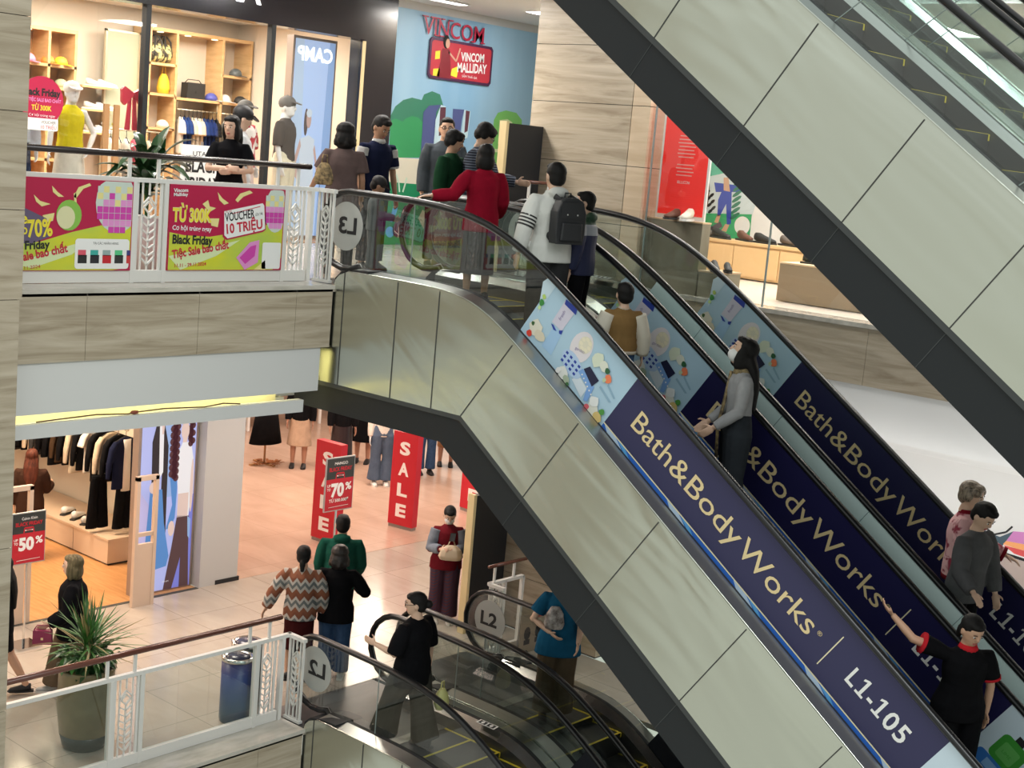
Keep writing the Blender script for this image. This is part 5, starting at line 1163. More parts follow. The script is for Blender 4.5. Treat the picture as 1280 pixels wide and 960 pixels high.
# bow, door handles, stickers, boards
r = empty('bow', (10.35,15.42,1.78), label='big red ribbon bow hanging inside the glass', category='bow'); bw = mat('red satin', (.50,.02,.05), .3)
for e in (1,-1):
    mb = MB(); mb.prism([(0,.02),(e*.13,.09),(e*.17,.05),(e*.16,-.10),(e*.12,-.14),(0,-.02)], (0,0,.02), (1,0,0), (0,0,1), (0,-.05,0), bw); mb.build('loop', r)
    mb = MB(); mb.prism([(e*.01,0),(e*.05,-.02),(e*.09,-.42),(e*.02,-.42)], (0,0,0), (1,0,0), (0,0,1), (0,-.02,0), bw); mb.build('tail', r)
mb = MB(); mb.ball((0,-.03,.02), (.035,.03,.035), bw, 8); mb.build('knot', r)
for i, px in enumerate((133,146)):
    p = at(1, 15.22, px, 135 if i == 0 else 133); r = empty('door_handle', (p.x,15.22,.15), label='%s oak pull handle on the shop glass door' % ('left','right')[i], category='door handle')
    mb = MB(); mb.box((-.035,-.02,0),(.035,.02,1.5), WOODD); mb.build('bar', r)
    for z in (.2,1.25): mb = MB(); mb.box((-.012,.02,z),(.012,.08,z+.03), CHROME); mb.build('mount', r)
mb = MB(); c_ = at(1, YS-.01, 52, 126); mb.prism([(.285*math.cos(R(a)),.285*math.sin(R(a))) for a in range(0,360,15)], (c_.x,YS-.012,c_.z), (1,0,0), (0,0,1), (0,.003,0), MAG); A = Art(mb, (c_.x,YS-.013,c_.z), (1,0,0), (0,0,1), (0,-1,0))
A.text('Black Friday', -.24, .06, .085, BLACK, 2, w=.48, bold=.04); A.text('ĐẠI TIỆC SALE BAO CHẤT', -.25, -.01, .04, PNK2, 2, w=.50, bold=.02); A.text('TỪ 300K', -.13, -.11, .06, YTX, 2, w=.26, bold=.02); A.text('Cơ hội trúng ngay', -.16, -.18, .03, WHITE, 2, w=.34)
A.rrect(-.20,-.34,.22,-.20,.02,WHITE,3); A.text('VOUCHER', .0, -.26, .035, BLACK, 4, w=.19); A.text('10 TRIỆU', .0, -.32, .04, MAG, 4, w=.2)
mb.build('window_sticker', label='round magenta Black Friday sticker on the shop glass', category='sticker')
r = empty('poster_stand', (0,0,0), label='white BLACK FRIDAY board standing behind the crossed-arms person', category='sign'); a, b = at(1, 14.3, 228, 180), at(1, 14.3, 272, 228)
mb = MB(); mb.box((a.x,14.3,.55),(a.x+.62,14.32,a.z), WHITE); A = Art(mb, (a.x,14.3,a.z), (1,0,0), (0,0,1), (0,-1,0)); A.text('UTAH', .16, -.13, .06, BLACK, 2, w=.26); A.text('BLACK', .06, -.32, .15, BLACK, 2, w=.52, bold=.03); A.text('FRIDAY', .06, -.53, .15, BLACK, 2, w=.52, bold=.03); A.rrect(.22,-.80,.36,-.60,.04,MAG,2); mb.build('board', r)
mb = MB(); mb.box((a.x+.29,14.33,0),(a.x+.33,14.36,1.3), CHROME); mb.box((a.x+.1,14.2,0),(a.x+.5,14.5,.02), CHROME); mb.build('stand', r)
def lightbox(label, x0, x1, z0, z1, y, bgc, draw, em=1.0):
    r = empty('light_box', (x0,y,z0), label=label, category='light box'); w_, h_ = x1-x0, z1-z0
    mb = MB(); mb.box((-.04,.0,-.04),(w_+.04,.14,h_+.04), mat('light box frame', (.35,.28,.24), .4, .3)); mb.build('frame', r)
    mb = MB(); mb.box((0,-.01,0),(w_,.0,h_), mat(label[:12]+' face', tuple(x*.35 for x in bgc), .5, emit=em*.75, ecol=bgc)); A = Art(mb, (0,-.012,0), (w_,0,0), (0,0,h_), (0,-1,0)); draw(A); mb.build('lit_panel', r)
def E_(n, c, e=.6): return mat('lit '+n, tuple(x*.35 for x in c), .5, emit=e, ecol=c)
def camp(A):
    A.poly([(0,0),(.35,0),(.2,1),(0,1)], E_('pale', (.55,.72,.95)), 1); A.poly([(.75,0),(1,0),(1,1),(.85,1)], E_('sky', (.32,.52,.90)), 1)
    s_, w_ = E_('figure skin', (.62,.42,.38)), E_('figure white', (.70,.80,.92))
    A.poly([(.25,.50),(.45,.52),(.60,.50),(.62,.30),(.60,.0),(.28,.0),(.24,.30)], w_, 3); A.ell(.43,.60,.06,.045,s_,4); A.ell(.36,.585,.05,.07,E_('figure hair',(.10,.07,.07)),3); A.ell(.43,.632,.07,.022,w_,5); A.line([(.25,.48),(.10,.35),(.25,.30)], .05, s_, 4); A.line([(.60,.46),(.72,.33),(.88,.38)], .04, s_, 4); A.line([(.80,.12),(.82,.36)], .012, E_('figure hair',(.10,.07,.07)), 4)
    for i, ch in enumerate('CAMP'):
        pass
def camp2(A):
    camp(A); B_ = Art(A.mb, A.O+A.U*.93, A.U*-1/ A.U.length, A.V/A.V.length, (0,-1,0)); B_.text('CAMP', 0, 2.50, .2, E_('white', (1,1,1), 1.4), 6, w=.66, bold=.03)  # mirrored CAMP is a reflection in the glass, drawn as glowing letters
lightbox('bright blue light box with a person in white cap beside the black pier', 13.36, 14.10, .05, 2.84, 15.95, (.45,.62,.95), camp2)
# plant behind the upper railing
def leaf(mb, c, az, el, L, w_, m, droop=.4, n=6):
    d = V3((math.cos(az)*math.cos(el), math.sin(az)*math.cos(el), math.sin(el))); side = V3((-math.sin(az), math.cos(az), 0)); A_, B_, C_ = [], [], []
    for i in range(n+1):
        t = i/n; p = V3(c)+d*(L*t)+V3((0,0,-droop*L*t*t)); ww = w_*math.sin(math.pi*min(1, .08+t*.92))**.8
        A_.append(p+side*ww+V3((0,0,ww*.3))); B_.append(p); C_.append(p-side*ww+V3((0,0,ww*.3)))
    mb.strip(A_, B_, m, True); mb.strip(B_, C_, m, True)
LEAF = mat('dark glossy leaf', (.012,.05,.015), .3, fn=noisy((.008,.03,.010),(.03,.10,.03),8)); LEAF2 = mat('mid green leaf', (.03,.12,.02), .45, fn=noisy((.015,.06,.01),(.07,.22,.04),12))
r = empty('potted_plant', (8.28,12.0,0), label='broad-leaved plant rising behind the upper railing', category='potted plant')
mb = MB(); mb.loft([(0,0,0,.17,.17),(0,0,.3,.22,.22),(0,0,.55,.24,.24),(0,0,.55,.20,.20)], WPLAS, 20); mb.build('pot', r)
mb = MB(); rr = random.Random(5)
for i in range(46): leaf(mb, (rr.uniform(-.06,.06),rr.uniform(-.06,.06),.72+rr.uniform(0,.32)), i*2.4, R(rr.uniform(20,75)), rr.uniform(.5,.85), rr.uniform(.05,.08), LEAF, rr.uniform(.3,.9))
mb.build('foliage', r); mb = MB()
for i in range(5): mb.tube([(0,0,.5),(.03*math.cos(i),.03*math.sin(i),.9)], .012, LEAF2, 5)
mb.build('stem', r)
# big planter on the lower landing
r = empty('potted_plant', (7.70,11.80,-H), label='spiky yucca and ivy in a big olive brown barrel planter', category='potted plant')
OL = mat('olive glazed pot', (.17,.135,.06), .3, fn=noisy((.12,.095,.04),(.22,.18,.09),2))
mb = MB(); mb.loft([(0,0,.10,.20,.20),(0,0,.16,.25,.25),(0,0,.45,.285,.285),(0,0,.80,.275,.275),(0,0,.84,.285,.285),(0,0,.84,.25,.25),(0,0,.78,.24,.24)], OL, 28); mb.build('pot', r)
mb = MB(); mb.loft([(0,0,0,.19,.19),(0,0,.03,.22,.22),(0,0,.16,.252,.252)], mat('dark plinth band', (.02,.02,.02), .3), 24); mb.build('pot_foot', r)
mb = MB(); rr = random.Random(9)
for i in range(110): leaf(mb, (rr.uniform(-.04,.04),rr.uniform(-.04,.04),1.0+rr.uniform(-.05,.12)), rr.uniform(0,6.28), R(rr.uniform(5,85)), rr.uniform(.45,.68), .012, LEAF2 if i % 5 else mat('dry leaf', (.25,.20,.08), .6), rr.uniform(.0,.35), 4)
mb.build('yucca_leaves', r)
mb = MB()
for i in range(170):
    a = rr.uniform(0,6.28); q = rr.uniform(.03,.27); leaf(mb, (q*math.cos(a),q*math.sin(a),.84+rr.uniform(0,.16)), a+rr.uniform(-1,1), R(rr.uniform(-20,70)), rr.uniform(.10,.18), .035, LEAF2 if i%2 else LEAF, .5, 3)
mb.build('ivy', r); mb = MB(); mb.tube([(0,0,.75),(0,0,1.05)], .03, WOODD, 8); mb.build('trunk', r)
# litter bins
def bin_(loc, m, label):
    r = empty('litter_bin', loc, label=label, category='litter bin')
    mb = MB(); mb.loft([(0,0,0,.165,.165),(0,0,.03,.172,.172),(0,0,.68,.172,.172)], m, 28); mb.build('drum', r)
    mb = MB(); mb.loft([(0,0,.68,.178,.178),(0,0,.715,.178,.178),(0,0,.725,.16,.16),(0,0,.70,.14,.14)], CHROME, 28); mb.build('rim', r)
    mb = MB(); mb.ball((0,0,.70), (.138,.138,.045), mat('bin lid', (.03,.035,.08), .25), 18); mb.build('lid', r)
    return r
b_ = bin_((9.30,11.42,-H), mat('blue bin enamel', (.03,.05,.20), .35, fn=lambda nt,b: nt.links.new(ramp(nt, (lambda s_: (nt.links.new(texco(nt), s_.inputs[0]), s_.outputs[2])[1])(N(nt,'ShaderNodeSeparateXYZ')), [(0,(.01,.06,.10)),(.5,(.03,.06,.25)),(.7,(.06,.05,.17))]), b.inputs['Base Color'])), 'blue litter bin with chrome rim behind the lower glass railing')
mb = MB(); A = Art(mb, (.03,-.176,.15), (1,0,0), (0,0,1), (0,-1,0))
for i in range(7): A.line([(.02,.05+i*.055),(.02+.05+.012*((i*5)%4),.055+i*.055)], .012, col('bin print', (.35,.38,.50)), 1)
mb.build('printed_label', b_)
bin_((9.66,11.72,-H), mat('dark green enamel', (.01,.03,.03), .3), 'dark green litter bin half hidden behind the blue one')
# black display boards with a gold edge, one on each landing
for dz, lb in ((0,'black display board with gilt edge leaning by the stone pier, upper landing'),(-H,'black display board with gilt edge on the lower landing behind the escalator newels')):
    r = empty('display_board', (13.40,11.86,dz), label=lb, category='display board')
    mb = MB(); mb.box((.02,0,.0),(.69,.10,1.86), BLACK); mb.build('board', r); mb = MB(); mb.box((-.03,-.005,.0),(.02,.105,1.88), GOLD); mb.build('gilt_edge', r); mb = MB(); mb.box((.1,.1,0),(.6,.25,.04), BLACK); mb.build('foot', r)
p = at(2, 3.55, 552, 1); r = empty('ceiling_light', (p.x,p.y,3.55), label='long recessed ceiling light above the blue mural', category='ceiling light')
mb = MB(); mb.box((-.45,-.09,-.006),(.45,.09,.0), mat('ceiling lamp lens', (1,1,1), .5, emit=4)); mb.build('diffuser', r); mb = MB(); mb.box((-.48,-.12,-.003),(.48,.12,.004), WCEIL); mb.build('frame', r)
# ================================================================== RIGHT-HAND SHOE SHOP (upper gallery)
SH = [( -1,'x')]
mb = MB(); 
for a, b in ((-4,2),(2.02,5.2),(5.22,8.40),(8.42,10.15)): mb.add([(XW+.05,a,.02),(XW+.05,b,.02),(XW+.05,b,3.5),(XW+.05,a,3.5)], [(0,1,2,3)], SGLASS); mb.box((XW+.045,b,.0),(XW+.06,b+.02,3.5), mat('glass joint', (.25,.3,.29), .3))
struct(mb, 'window_2')
S('wall_back_right', ((19.5,-4,0),(19.6,12.1,3.5),WHITE), ((14.7,12.1,0),(16.4,12.2,3.5),CREAM), ((16.3,12.1,0),(16.4,13.9,3.5),CREAM), ((16.3,13.8,0),(19.6,13.9,3.5),CREAM))
S('ceiling', ((XW+.1,-4,3.4),(19.6,10.2,3.45),WCEIL), ((14.72,10.2,3.4),(19.6,12.1,3.45),WCEIL), ((16.4,12.1,3.4),(19.6,13.8,3.45),WCEIL))
r = empty('poster', (14.42,9.50,.93), label='tall red poster with white lettering standing behind the tall grey plinth', category='poster')
mb = MB(); mb.box((0,.0,-.92),(.03,.72,1.45), WHITE); mb.build('board', r); mb = MB(); mb.box((-.004,.03,.0),(.0,.69,1.42), mat('glowing red print', (.85,.025,.02), .45, emit=.25)); A = Art(mb, (-.004,.66,0), (0,-1,0), (0,0,1), (-1,0,0))  # slight emission in the red stands in for the shop light on it
for i in range(11): A.line([(.20-.01*(i%3),.95-i*.042-(.05 if i>6 else 0)),(.42+.02*(i%2),.95-i*.042-(.05 if i>6 else 0))], .012, col('poster text', (.9,.45,.40)), 1)
A.text('BELLUCCINI', .22, .38, .035, WHITE, 1, w=.18); mb.build('print', r)
PLN = mat('olive grey plinth', (.26,.23,.17), .5, fn=noisy((.22,.195,.14),(.30,.27,.20),3)); BR = mat('brown plinth', (.30,.22,.14), .5)
def plinth(label, y0, y1, x0, x1, z, m, topm=None):
    r = empty('plinth', (x0,y0,0), label=label, category='plinth'); mb = MB(); mb.box((0,0,.01),(x1-x0,y1-y0,z), m); mb.build('body', r); mb = MB(); mb.box((-.005,-.005,z),(x1-x0+.005,y1-y0+.005,z+.02), topm or mat('pale wood top', (.66,.48,.30), .5)); mb.build('top', r)
plinth('tall olive grey display plinth in front of the red poster', 9.38, 10.2, 14.22, 14.40, .86, PLN); plinth('low olive grey plinth right of the tall one behind the shop glass', 9.08, 9.36, 14.22, 14.70, .30, PLN)
plinth('brown display plinth with two black shoes near the window edge', 7.6, 8.85, 15.2, 16.0, .46, BR)
r = empty('cabinet', (17.6,7.2,0), label='light plywood cabinet along the shoe shop wall', category='cabinet')
PLY = mat('birch plywood', (.66,.44,.22), .45); mb = MB(); mb.box((0,0,.02),(.5,6.1,.50), PLY); mb.build('carcass', r)
for i in range(8): mb = MB(); mb.box((-.02,.03+i*.76,.05),(-.001,.77+i*.76,.47), PLY); mb.build('door', r)
mb = MB(); mb.box((-.03,-.02,.50),(.52,6.12,.54), PLY); mb.build('worktop', r)
crm = mat('cream trainer mesh', (.66,.62,.52), .6); brn = mat('brown suede', (.12,.05,.03), .7); blk_ = mat('black suede', (.015,.015,.015), .7)
shoe_thing((14.30,9.62,.88), crm, 'cream trainer on top of the tall plinth', 110, 1.25, None, wh); shoe_thing((14.28,9.80,.88), brn, 'brown shoe behind the cream trainer', 100, 1.1)
shoe_thing((14.4,9.28,.32), blk_, 'black boot on the low olive plinth', 130, 1.1); shoe_thing((14.5,9.16,.32), blk_, 'second black shoe on the low olive plinth, nearer the middle', 130, 1.0)
for i in range(14): shoe_thing((17.78+.12*(i%2),7.9+i*.36,.54), (blk_,brn,blk_,mat('grey suede', (.12,.10,.09), .7))[i%4], 'dark shoe in the row along the plywood cabinet', 150+10*(i%3), 1.25, 'shoes along the plywood cabinet')
shoe_thing((15.45,8.66,.48), blk_, 'left black slip-on on the brown plinth', 200, 1.1); shoe_thing((15.40,8.42,.48), blk_, 'right black slip-on on the brown plinth', 200, 1.1)
mb = MB(); mb.box((18.8,7.0,.0),(18.85,13.75,3.3), WHITE); A = Art(mb, (18.798,0,0), (0,-1,0), (0,0,1), (-1,0,0), .002)
def rq(*a): return [(lambda p: (-p.y, p.z))(at(0, 18.798, *i)) for i in a]
A.poly(rq((866,190),(900,190),(950,240),(940,270),(866,265)), col('mural pale', (.62,.72,.76)), 1); A.poly(rq((860,266),(940,268),(936,310),(860,310)), col('mural kelly', (.05,.40,.16)), 2); A.poly(rq((878,190),(900,192),(912,215),(880,222)), col('mural teal', (.12,.50,.36)), 2)
A.poly(rq((880,196),(887,203),(885,218),(878,218)), col('mural royal', (.04,.07,.42)), 3); A.poly(rq((893,228),(925,232),(930,240),(895,240)), MATS['mural royal'], 3)
A.poly(rq((903,238),(915,240),(914,280),(909,281),(908,255),(900,270),(897,270),(898,250)), MATS['mural royal'], 4); A.poly(rq((905,222),(911,222),(913,240),(905,238)), col('mural skin', (.62,.38,.25)), 4)
A.poly(rq((897,268),(901,269),(898,279),(893,278)), MATS['mural skin'], 4); A.poly(rq((907,280),(912,281),(908,290),(902,288)), MATS['mural skin'], 4)
for i in range(7): A.ell(*rq((919+i*.7,270-i*7))[0], .10, .03, col('mural fern', (.04,.20,.12)), 4, 8, rot=35); A.ell(*rq((885+(i*5)%9,240+i*4))[0], .05, .025, BLACK, 3, 8, rot=40)
A.ell(*rq((876,245))[0], .16, .42, col('mural brown', (.22,.10,.05)), 3); A.ell(*rq((928,282))[0], .14, .14, WHITE, 4); A.line(rq((878,283),(890,287),(902,280)), .09, col('mural dusk', (.12,.10,.12)), 4)
mb.build('wall_mural', label='colourful green and white mural with a striding figure in the shoe shop', category='mural')
# ================================================================== LOWER FLOOR SHOPS
S('floor', ((4.5,YS,-H-.05),(11.66,21.5,-H+.003),WOODF)); S('trim_17', ((4.5,YS-.04,-H),(11.66,YS+.02,-H+.006),GAP))
PK = mat('glossy rose beige floor', (.62,.43,.33), .2, fn=tiles((.58,.40,.31),(.62,.44,.34),(.42,.29,.22),1.2,1.2))
S('floor', ((12.33,YS,-H-.05),(26,26,-H+.003),PK))
S('ceiling', ((4.5,YS,-1.31),(26,26,-1.25),WCEIL))
S('wall_back_lower', ((4.5,21.5,-H),(12.3,21.6,-1.3),CREAM), ((12.3,26,-H),(26,26.1,-1.3),mat('blush wall', (.62,.42,.32), .7)))
S('pillar_lower', ((11.68,YS-.02,-H),(12.33,15.75,-1.28),mat('grey white column', (.52,.52,.52), .5)), ((11.95,YS-.03,-H),(12.36,15.3,-H+.06),BLACK))
S('wall_divider', ((12.05,15.75,-H),(12.15,21.5,-1.3),CREAM))
def den(A):
    A = Art(A.mb, A.O, A.U, A.V*.69, (0,-1,0))
    A.poly([(.62,0),(1,0),(1,.55),(.8,.5)], E_('violet', (.22,.24,.75)), 1); A.poly([(0,0),(.25,0),(.2,.5),(0,.6)], E_('lilac', (.55,.52,.85)), 1); A.poly([(.40,.55),(.6,.55),(.6,1),(.38,1)], E_('sky2', (.35,.50,.85)), 1)
    sk_, dk, bl_, wt = E_('skin b', (.80,.62,.56)), E_('dark', (.035,.025,.03), .5), E_('denim', (.10,.28,.65)), E_('white b', (.88,.88,.92)); bl2 = E_('denim pale', (.30,.48,.80)); br = E_('brown', (.11,.055,.06), .5)
    A.poly([(.18,.88),(.24,.97),(.40,.97),(.48,.85),(.50,.30),(.42,.24),(.38,.30),(.38,.70),(.30,.62),(.20,.60)], dk, 3); A.poly([(.30,.98),(.38,.98),(.40,.70),(.33,.66)], wt, 4); A.poly([(.34,1),(.40,1),(.38,.92),(.35,.92)], sk_, 5)
    A.poly([(.18,.60),(.40,.60),(.46,.40),(.58,.20),(.54,.14),(.10,.12),(.14,.35)], bl_, 4); A.poly([(.22,.56),(.30,.58),(.34,.30),(.26,.20)], bl2, 5); A.poly([(.08,.0),(.30,.0),(.30,.14),(.10,.14)], bl2, 4); A.ell(.24,.615,.08,.035,sk_,5)
    A.poly([(.64,.78),(.74,.86),(.90,.86),(.96,.76),(.94,.50),(.92,.42),(.86,.42),(.70,.44),(.70,.55)], wt, 4); A.poly([(.70,.56),(.90,.56),(.90,.42),(.70,.42)], sk_, 5); A.ell(.78,.93,.075,.055,sk_,6); A.poly([(.74,.86),(.82,.86),(.84,.92),(.74,.90)], sk_, 5)
    for i in range(26): A.ell(.60+.05*math.sin(i*2.1), .97-i*.0125, .055, .022, E_('curl', (.11,.035,.045), .5), 5, 8)
    for i in range(9): A.ell(.90+.03*math.sin(i*2), .97-i*.015, .05, .02, E_('curl', (.11,.035,.045), .5), 5, 8)
    A.poly([(.70,.43),(.93,.42),(.95,.20),(.98,.0),(.80,.0),(.80,.18),(.66,.0),(.50,.0),(.62,.24)], br, 5); A.poly([(.90,.42),(.96,.40),(.96,.28),(.92,.30)], bl2, 6)
    A.poly([(.62,.78),(.68,.60),(.66,.42),(.58,.36),(.50,.36),(.60,.50),(.52,.70)], bl_, 4); A.ell(.60,.36,.06,.045,sk_,6); A.ell(.95,.60,.03,.16,sk_,6)
    A.text('calvin jeans', .48, .045, .012, wt, 7, w=.12)
lightbox('tall lit advert with a curly-haired person in white top beside the grey column', 10.74, 11.60, -H+.03, -1.33, 15.42, (.45,.50,.88), den, .9)
def gate(x0, x1, label, y=15.05):
    r = empty('security_gate', (x0,y,-H), label=label, category='security gate'); m = mat('pale wood gate', (.60,.46,.36), .45); w_ = x1-x0
    for a, b, n_ in (((0,0,.0),(.05,.06,1.75),'post'),((w_-.05,0,.0),(w_,.06,1.75),'post'),((0,0,1.70),(w_,.06,1.76),'top_bar'),((.05,.01,0),(w_-.05,.05,.85),'lower_panel'),((.05,.01,.95),(w_-.05,.05,1.0),'cross_bar')): mb = MB(); mb.box(a, b, m); mb.build(n_, r)
gate(10.45, 10.78, 'pale wooden security gate in front of the lit advert'); gate(8.80, 9.13, 'pale wooden security gate at the left behind the 50% sign', 15.3)
r = empty('low_cabinet', (11.2,16.76,-H), label='low cream display cabinet under the hanging clothes in the lower shop', category='cabinet')
CR2 = mat('cream laminate', (.62,.48,.36), .45)
for i in range(4): mb = MB(); mb.box((.0,.02+i*.9,.03),(.80,.9+i*.9,.36), CR2); mb.build('unit', r)
mb = MB(); mb.box((-.01,0,.36),(.81,3.64,.39), CR2); mb.build('top', r); mb = MB(); mb.box((.03,.03,0),(.78,3.6,.03), BLACK); mb.build('toe_kick', r)
rail('clothes rail running back into the lower left shop', (11.5,16.85,-H+1.93), (11.5,20.3,-H+1.93), -1.32)
gcols = [NAVYF, BLK, ct, BLK, cw, BLK, ct, BLK, fabric('brown wool', (.06,.035,.02)), BLK, BLK, CHAR, ct, BLK, BLK, CHAR, ct, BLK]
for i, m in enumerate(gcols):
    y = 16.9+i*.19 - (0 if i else .0)
    garment('hanging_jacket' if i == 0 else 'hanging_garment', (11.5,y,-H+1.90), m, 'dark navy jacket over a white tee, frontmost on the lower shop rail' if i == 0 else 'beige top with short sleeves, third on the lower shop rail' if i == 4 else 'garment hanging in the row behind the navy jacket', 'clothes on the lower shop rail', 12 if i else 6, .72 if i%3 else .80, 'short' if i == 4 else 'long', .23, inner=wh if i == 0 else None)
def hung_trousers(loc, label):
    r = empty('hanging_trousers', loc, label=label, category='trousers'); mb = MB()
    for e in (1,-1): mb.tube([(e*.06,0,0),(e*.075,0,-.3),(e*.095,0,-.75)], [(.07,.05),(.075,.05),(.095,.05)], BLK, 10)
    mobj('legs', remesh(mb, .014, 2), r); mb = MB(); mb.loft([(0,0,-.03,.13,.055),(0,0,.03,.125,.05)], BLK, 12); mb.build('waistband', r)
hung_trousers((11.55,16.95,-H+1.22), 'black trousers hanging below the navy jacket'); hung_trousers((11.28,17.2,-H+1.20), 'black trousers hanging left of the pair below the jacket')
for i in range(3): shoe_thing((11.32+.02*i,17.6+i*.3,-H+.39), wh, 'white shoe on the low display cabinet under the clothes', -60, 1.1, 'white shoes on the low cabinet')
def promo(label, p0, w_, h_, zb, head, big, small, ground, tilt=0, y=0):
    """promotional board on a post"""
    r = empty('promotional_sign', (p0[0],p0[1],ground), R(tilt), label=label, category='sign'); z = zb-ground
    mb = MB(); mb.box((-w_/2,0,z),(w_/2,.025,z+h_), mat('sign silver', (.45,.45,.45), .4, .5)); A = Art(mb, (-w_/2,0,z), (w_,0,0), (0,0,h_), (0,-1,0))
    rd, bk = mat('sale red', (.48,.015,.03), .5), mat('sign charcoal', (.03,.035,.035), .5)
    A.rect(.02,.02,.98,.60,rd,1); A.rect(.02,.60,.98,.98,bk,1)
    def T(t, x, yy, hh, m, ww, b=.02): Art(mb, A.P(x,yy,0), (1,0,0), (0,0,1), (0,-1,0)).text(t, 0, 0, hh*h_, m, 3, w=ww*w_, bold=b)
    T(head,.28,.86,.055,WHITE,.46,0); T('BLACK FRIDAY',.10,.745,.075,rd,.80,.03); A.line([(.35,.60),(.37,.70),(.63,.70),(.65,.60)], .035, rd, 2); A.rect(.38,.645,.62,.665,WHITE,3); A.rect(.42,.648,.58,.662,rd,4)
    T('UP',.06,.46,.05,WHITE,.12); T('TO',.06,.39,.05,WHITE,.12); T(big,.20,.28,.24,WHITE,.46,.05); T('%',.70,.38,.14,WHITE,.22,.03)
    if small: T(small,.15,.17,.06,WHITE,.70,.02)
    A.line([(.15,.08),(.85,.09)], .008, WHITE, 3); mb.build('board', r)
    mb = MB(); mb.box((-.012,.03,.02),(.012,.05,z+h_*.5), CHROME); mb.build('post', r); mb = MB(); mb.box((-.16,-.12,0),(.16,.18,.02), CHROME); mb.build('foot', r)
a, b = at(1, 14.6, 37, 640), at(1, 14.6, 37, 704); w50 = at(1,14.6,58,640).x-at(1,14.6,16,640).x
promo('red and black up to 50% Black Friday sign at the lower left shop door', (a.x,14.6), w50, a.z-b.z, b.z, 'Calvin Klein', '50', None, -H)
a, b = at(1, 14.4, 427, 571), at(1, 14.4, 423, 638); w70 = at(1,14.4,444,568).x-at(1,14.4,409,568).x
promo('red and black up to 70% Black Friday sign in front of the first SALE tower', (a.x,14.4), w70, a.z-b.z, b.z, 'MANGO', '70', 'TỪ 500.000Đ', -H)
SR = mat('sale tower red', (.52,.008,.025), .5)
def tower(p0, p1, ztop, label, letters='SALE'):
    a, b = at(2, -H, *p0), at(2, -H, *p1); d = (b-a); L = d.length; rz = math.atan2(d.y, d.x); h_ = ztop+H
    r = empty('sale_tower', (a.x,a.y,-H), rz, label=label, category='sign')
    mb = MB(); mb.box((0,0,.06),(L,.14,h_), SR); A = Art(mb, (0,0,0), (1,0,0), (0,0,1), (0,-1,0), .002)
    for i, ch in enumerate(letters): A.text(ch, L*.5, h_*(.775-.215*i), h_*.13, WHITE, 1, w=L*.42, bold=.04, align='c')
    mb.build('panel', r); mb = MB(); mb.box((.01,.01,0),(L-.01,.13,.06), mat('tower foot', (.25,.22,.20), .5)); mb.build('foot', r)
def zat(p, q): y = at(2, -H, *p).y; return at(1, y, *q).z
tower((388,674),(418,684), zat((388,674),(395,549)), 'first red SALE tower, behind the 70% sign')
tower((484,657),(514,665), zat((484,657),(491,538)), 'second red SALE tower, standing alone right of the 70% sign')
tower((574,637),(606,648), zat((574,637),(580,520)), 'third red SALE tower, cut off by the black escalator band')
r = empty('sale_tower', (12.78,15.95,-H), R(85), label='narrow red and white tower seen edge-on beside the grey column', category='sign')
mb = MB(); mb.box((0,0,.05),(.34,.12,2.05), SR); mb.build('panel', r); mb = MB(); mb.box((0,0,2.05),(.34,.12,2.6), WHITE); mb.build('white_top', r)
# lower shop mannequins (heads hidden behind the beam)
SK2 = mat('tan mannequin', (.42,.22,.15), .4)
def lm(px, py, label, heading, bottom, top=None, skin=None, **k):
    p = at(2, -H, px, py); root, I = person(label, (p.x,p.y,-H), heading, 1.86, skin or SK2, ('bald',None), top or dict(m=BLK, hem=-.05, loose=.03), bottom, k.pop('shoes', BLACK), kind='mannequin', detail=False, vox=.013, fem=True, **k)
lm(372,584,'mannequin in beige knee-length skirt with bare tan legs in the lower shop', 225, dict(m=fabric('beige skirt cloth', (.50,.36,.26)), type='skirt', len=.50, flare=.06))
lm(424,592,'mannequin in black leather skirt behind the first SALE tower', 235, dict(m=mat('black leather', (.02,.012,.014), .3), type='skirt', len=.80, flare=.06))
lm(452,578,'mannequin in black skirt between the two SALE towers', 215, dict(m=BLK, type='skirt', len=.50, flare=.08))
lm(474,606,'mannequin in wide blue jeans and white boots beside the second SALE tower', 235, dict(m=fabric('mid blue denim', (.09,.13,.20)), loose=.03, flare=.05), dict(m=cw, hem=-.05), MANQ, shoes=wh)
lm(530,592,'mannequin in dark blue jeans right of the second SALE tower', 240, dict(m=JEANS, loose=.02, flare=.03), dict(m=BLK))
lm(556,582,'mannequin with bare legs partly behind the escalator band', 225, dict(m=fabric('camel cloth', (.34,.18,.09)), type='skirt', len=.55))
p = at(2, -H, 330, 580); r = empty('coat_stand', (p.x,p.y,-H), label='T-shaped stand with a black skirt and dry leaves at its foot', category='coat stand')
mb = MB(); mb.tube([(0,0,0),(0,0,1.6)], .02, WOODD, 8); mb.build('pole', r); mb = MB(); mb.bar((-.35,0,.02),(.35,0,.02),.06,.03,WOODD); mb.bar((0,-.3,.02),(0,.3,.02),.06,.03,WOODD); mb.build('foot', r)
mb = MB(); mb.loft([(0,0,.42,.36,.22),(0,0,.9,.26,.18),(0,0,1.3,.18,.12)], BLK, 18); mb.build('skirt', r)
mb = MB()
for i in range(40): a = i*2.4; leaf(mb, (.25*math.cos(a)*((i%5)/4),-.1+.2*math.sin(a)*((i%4)/3),.03), a, R(40), .14, .03, mat('dry autumn leaf', (.30,.10,.03), .7), .4, 3)
mb.build('dry_leaves', r, kind='stuff')
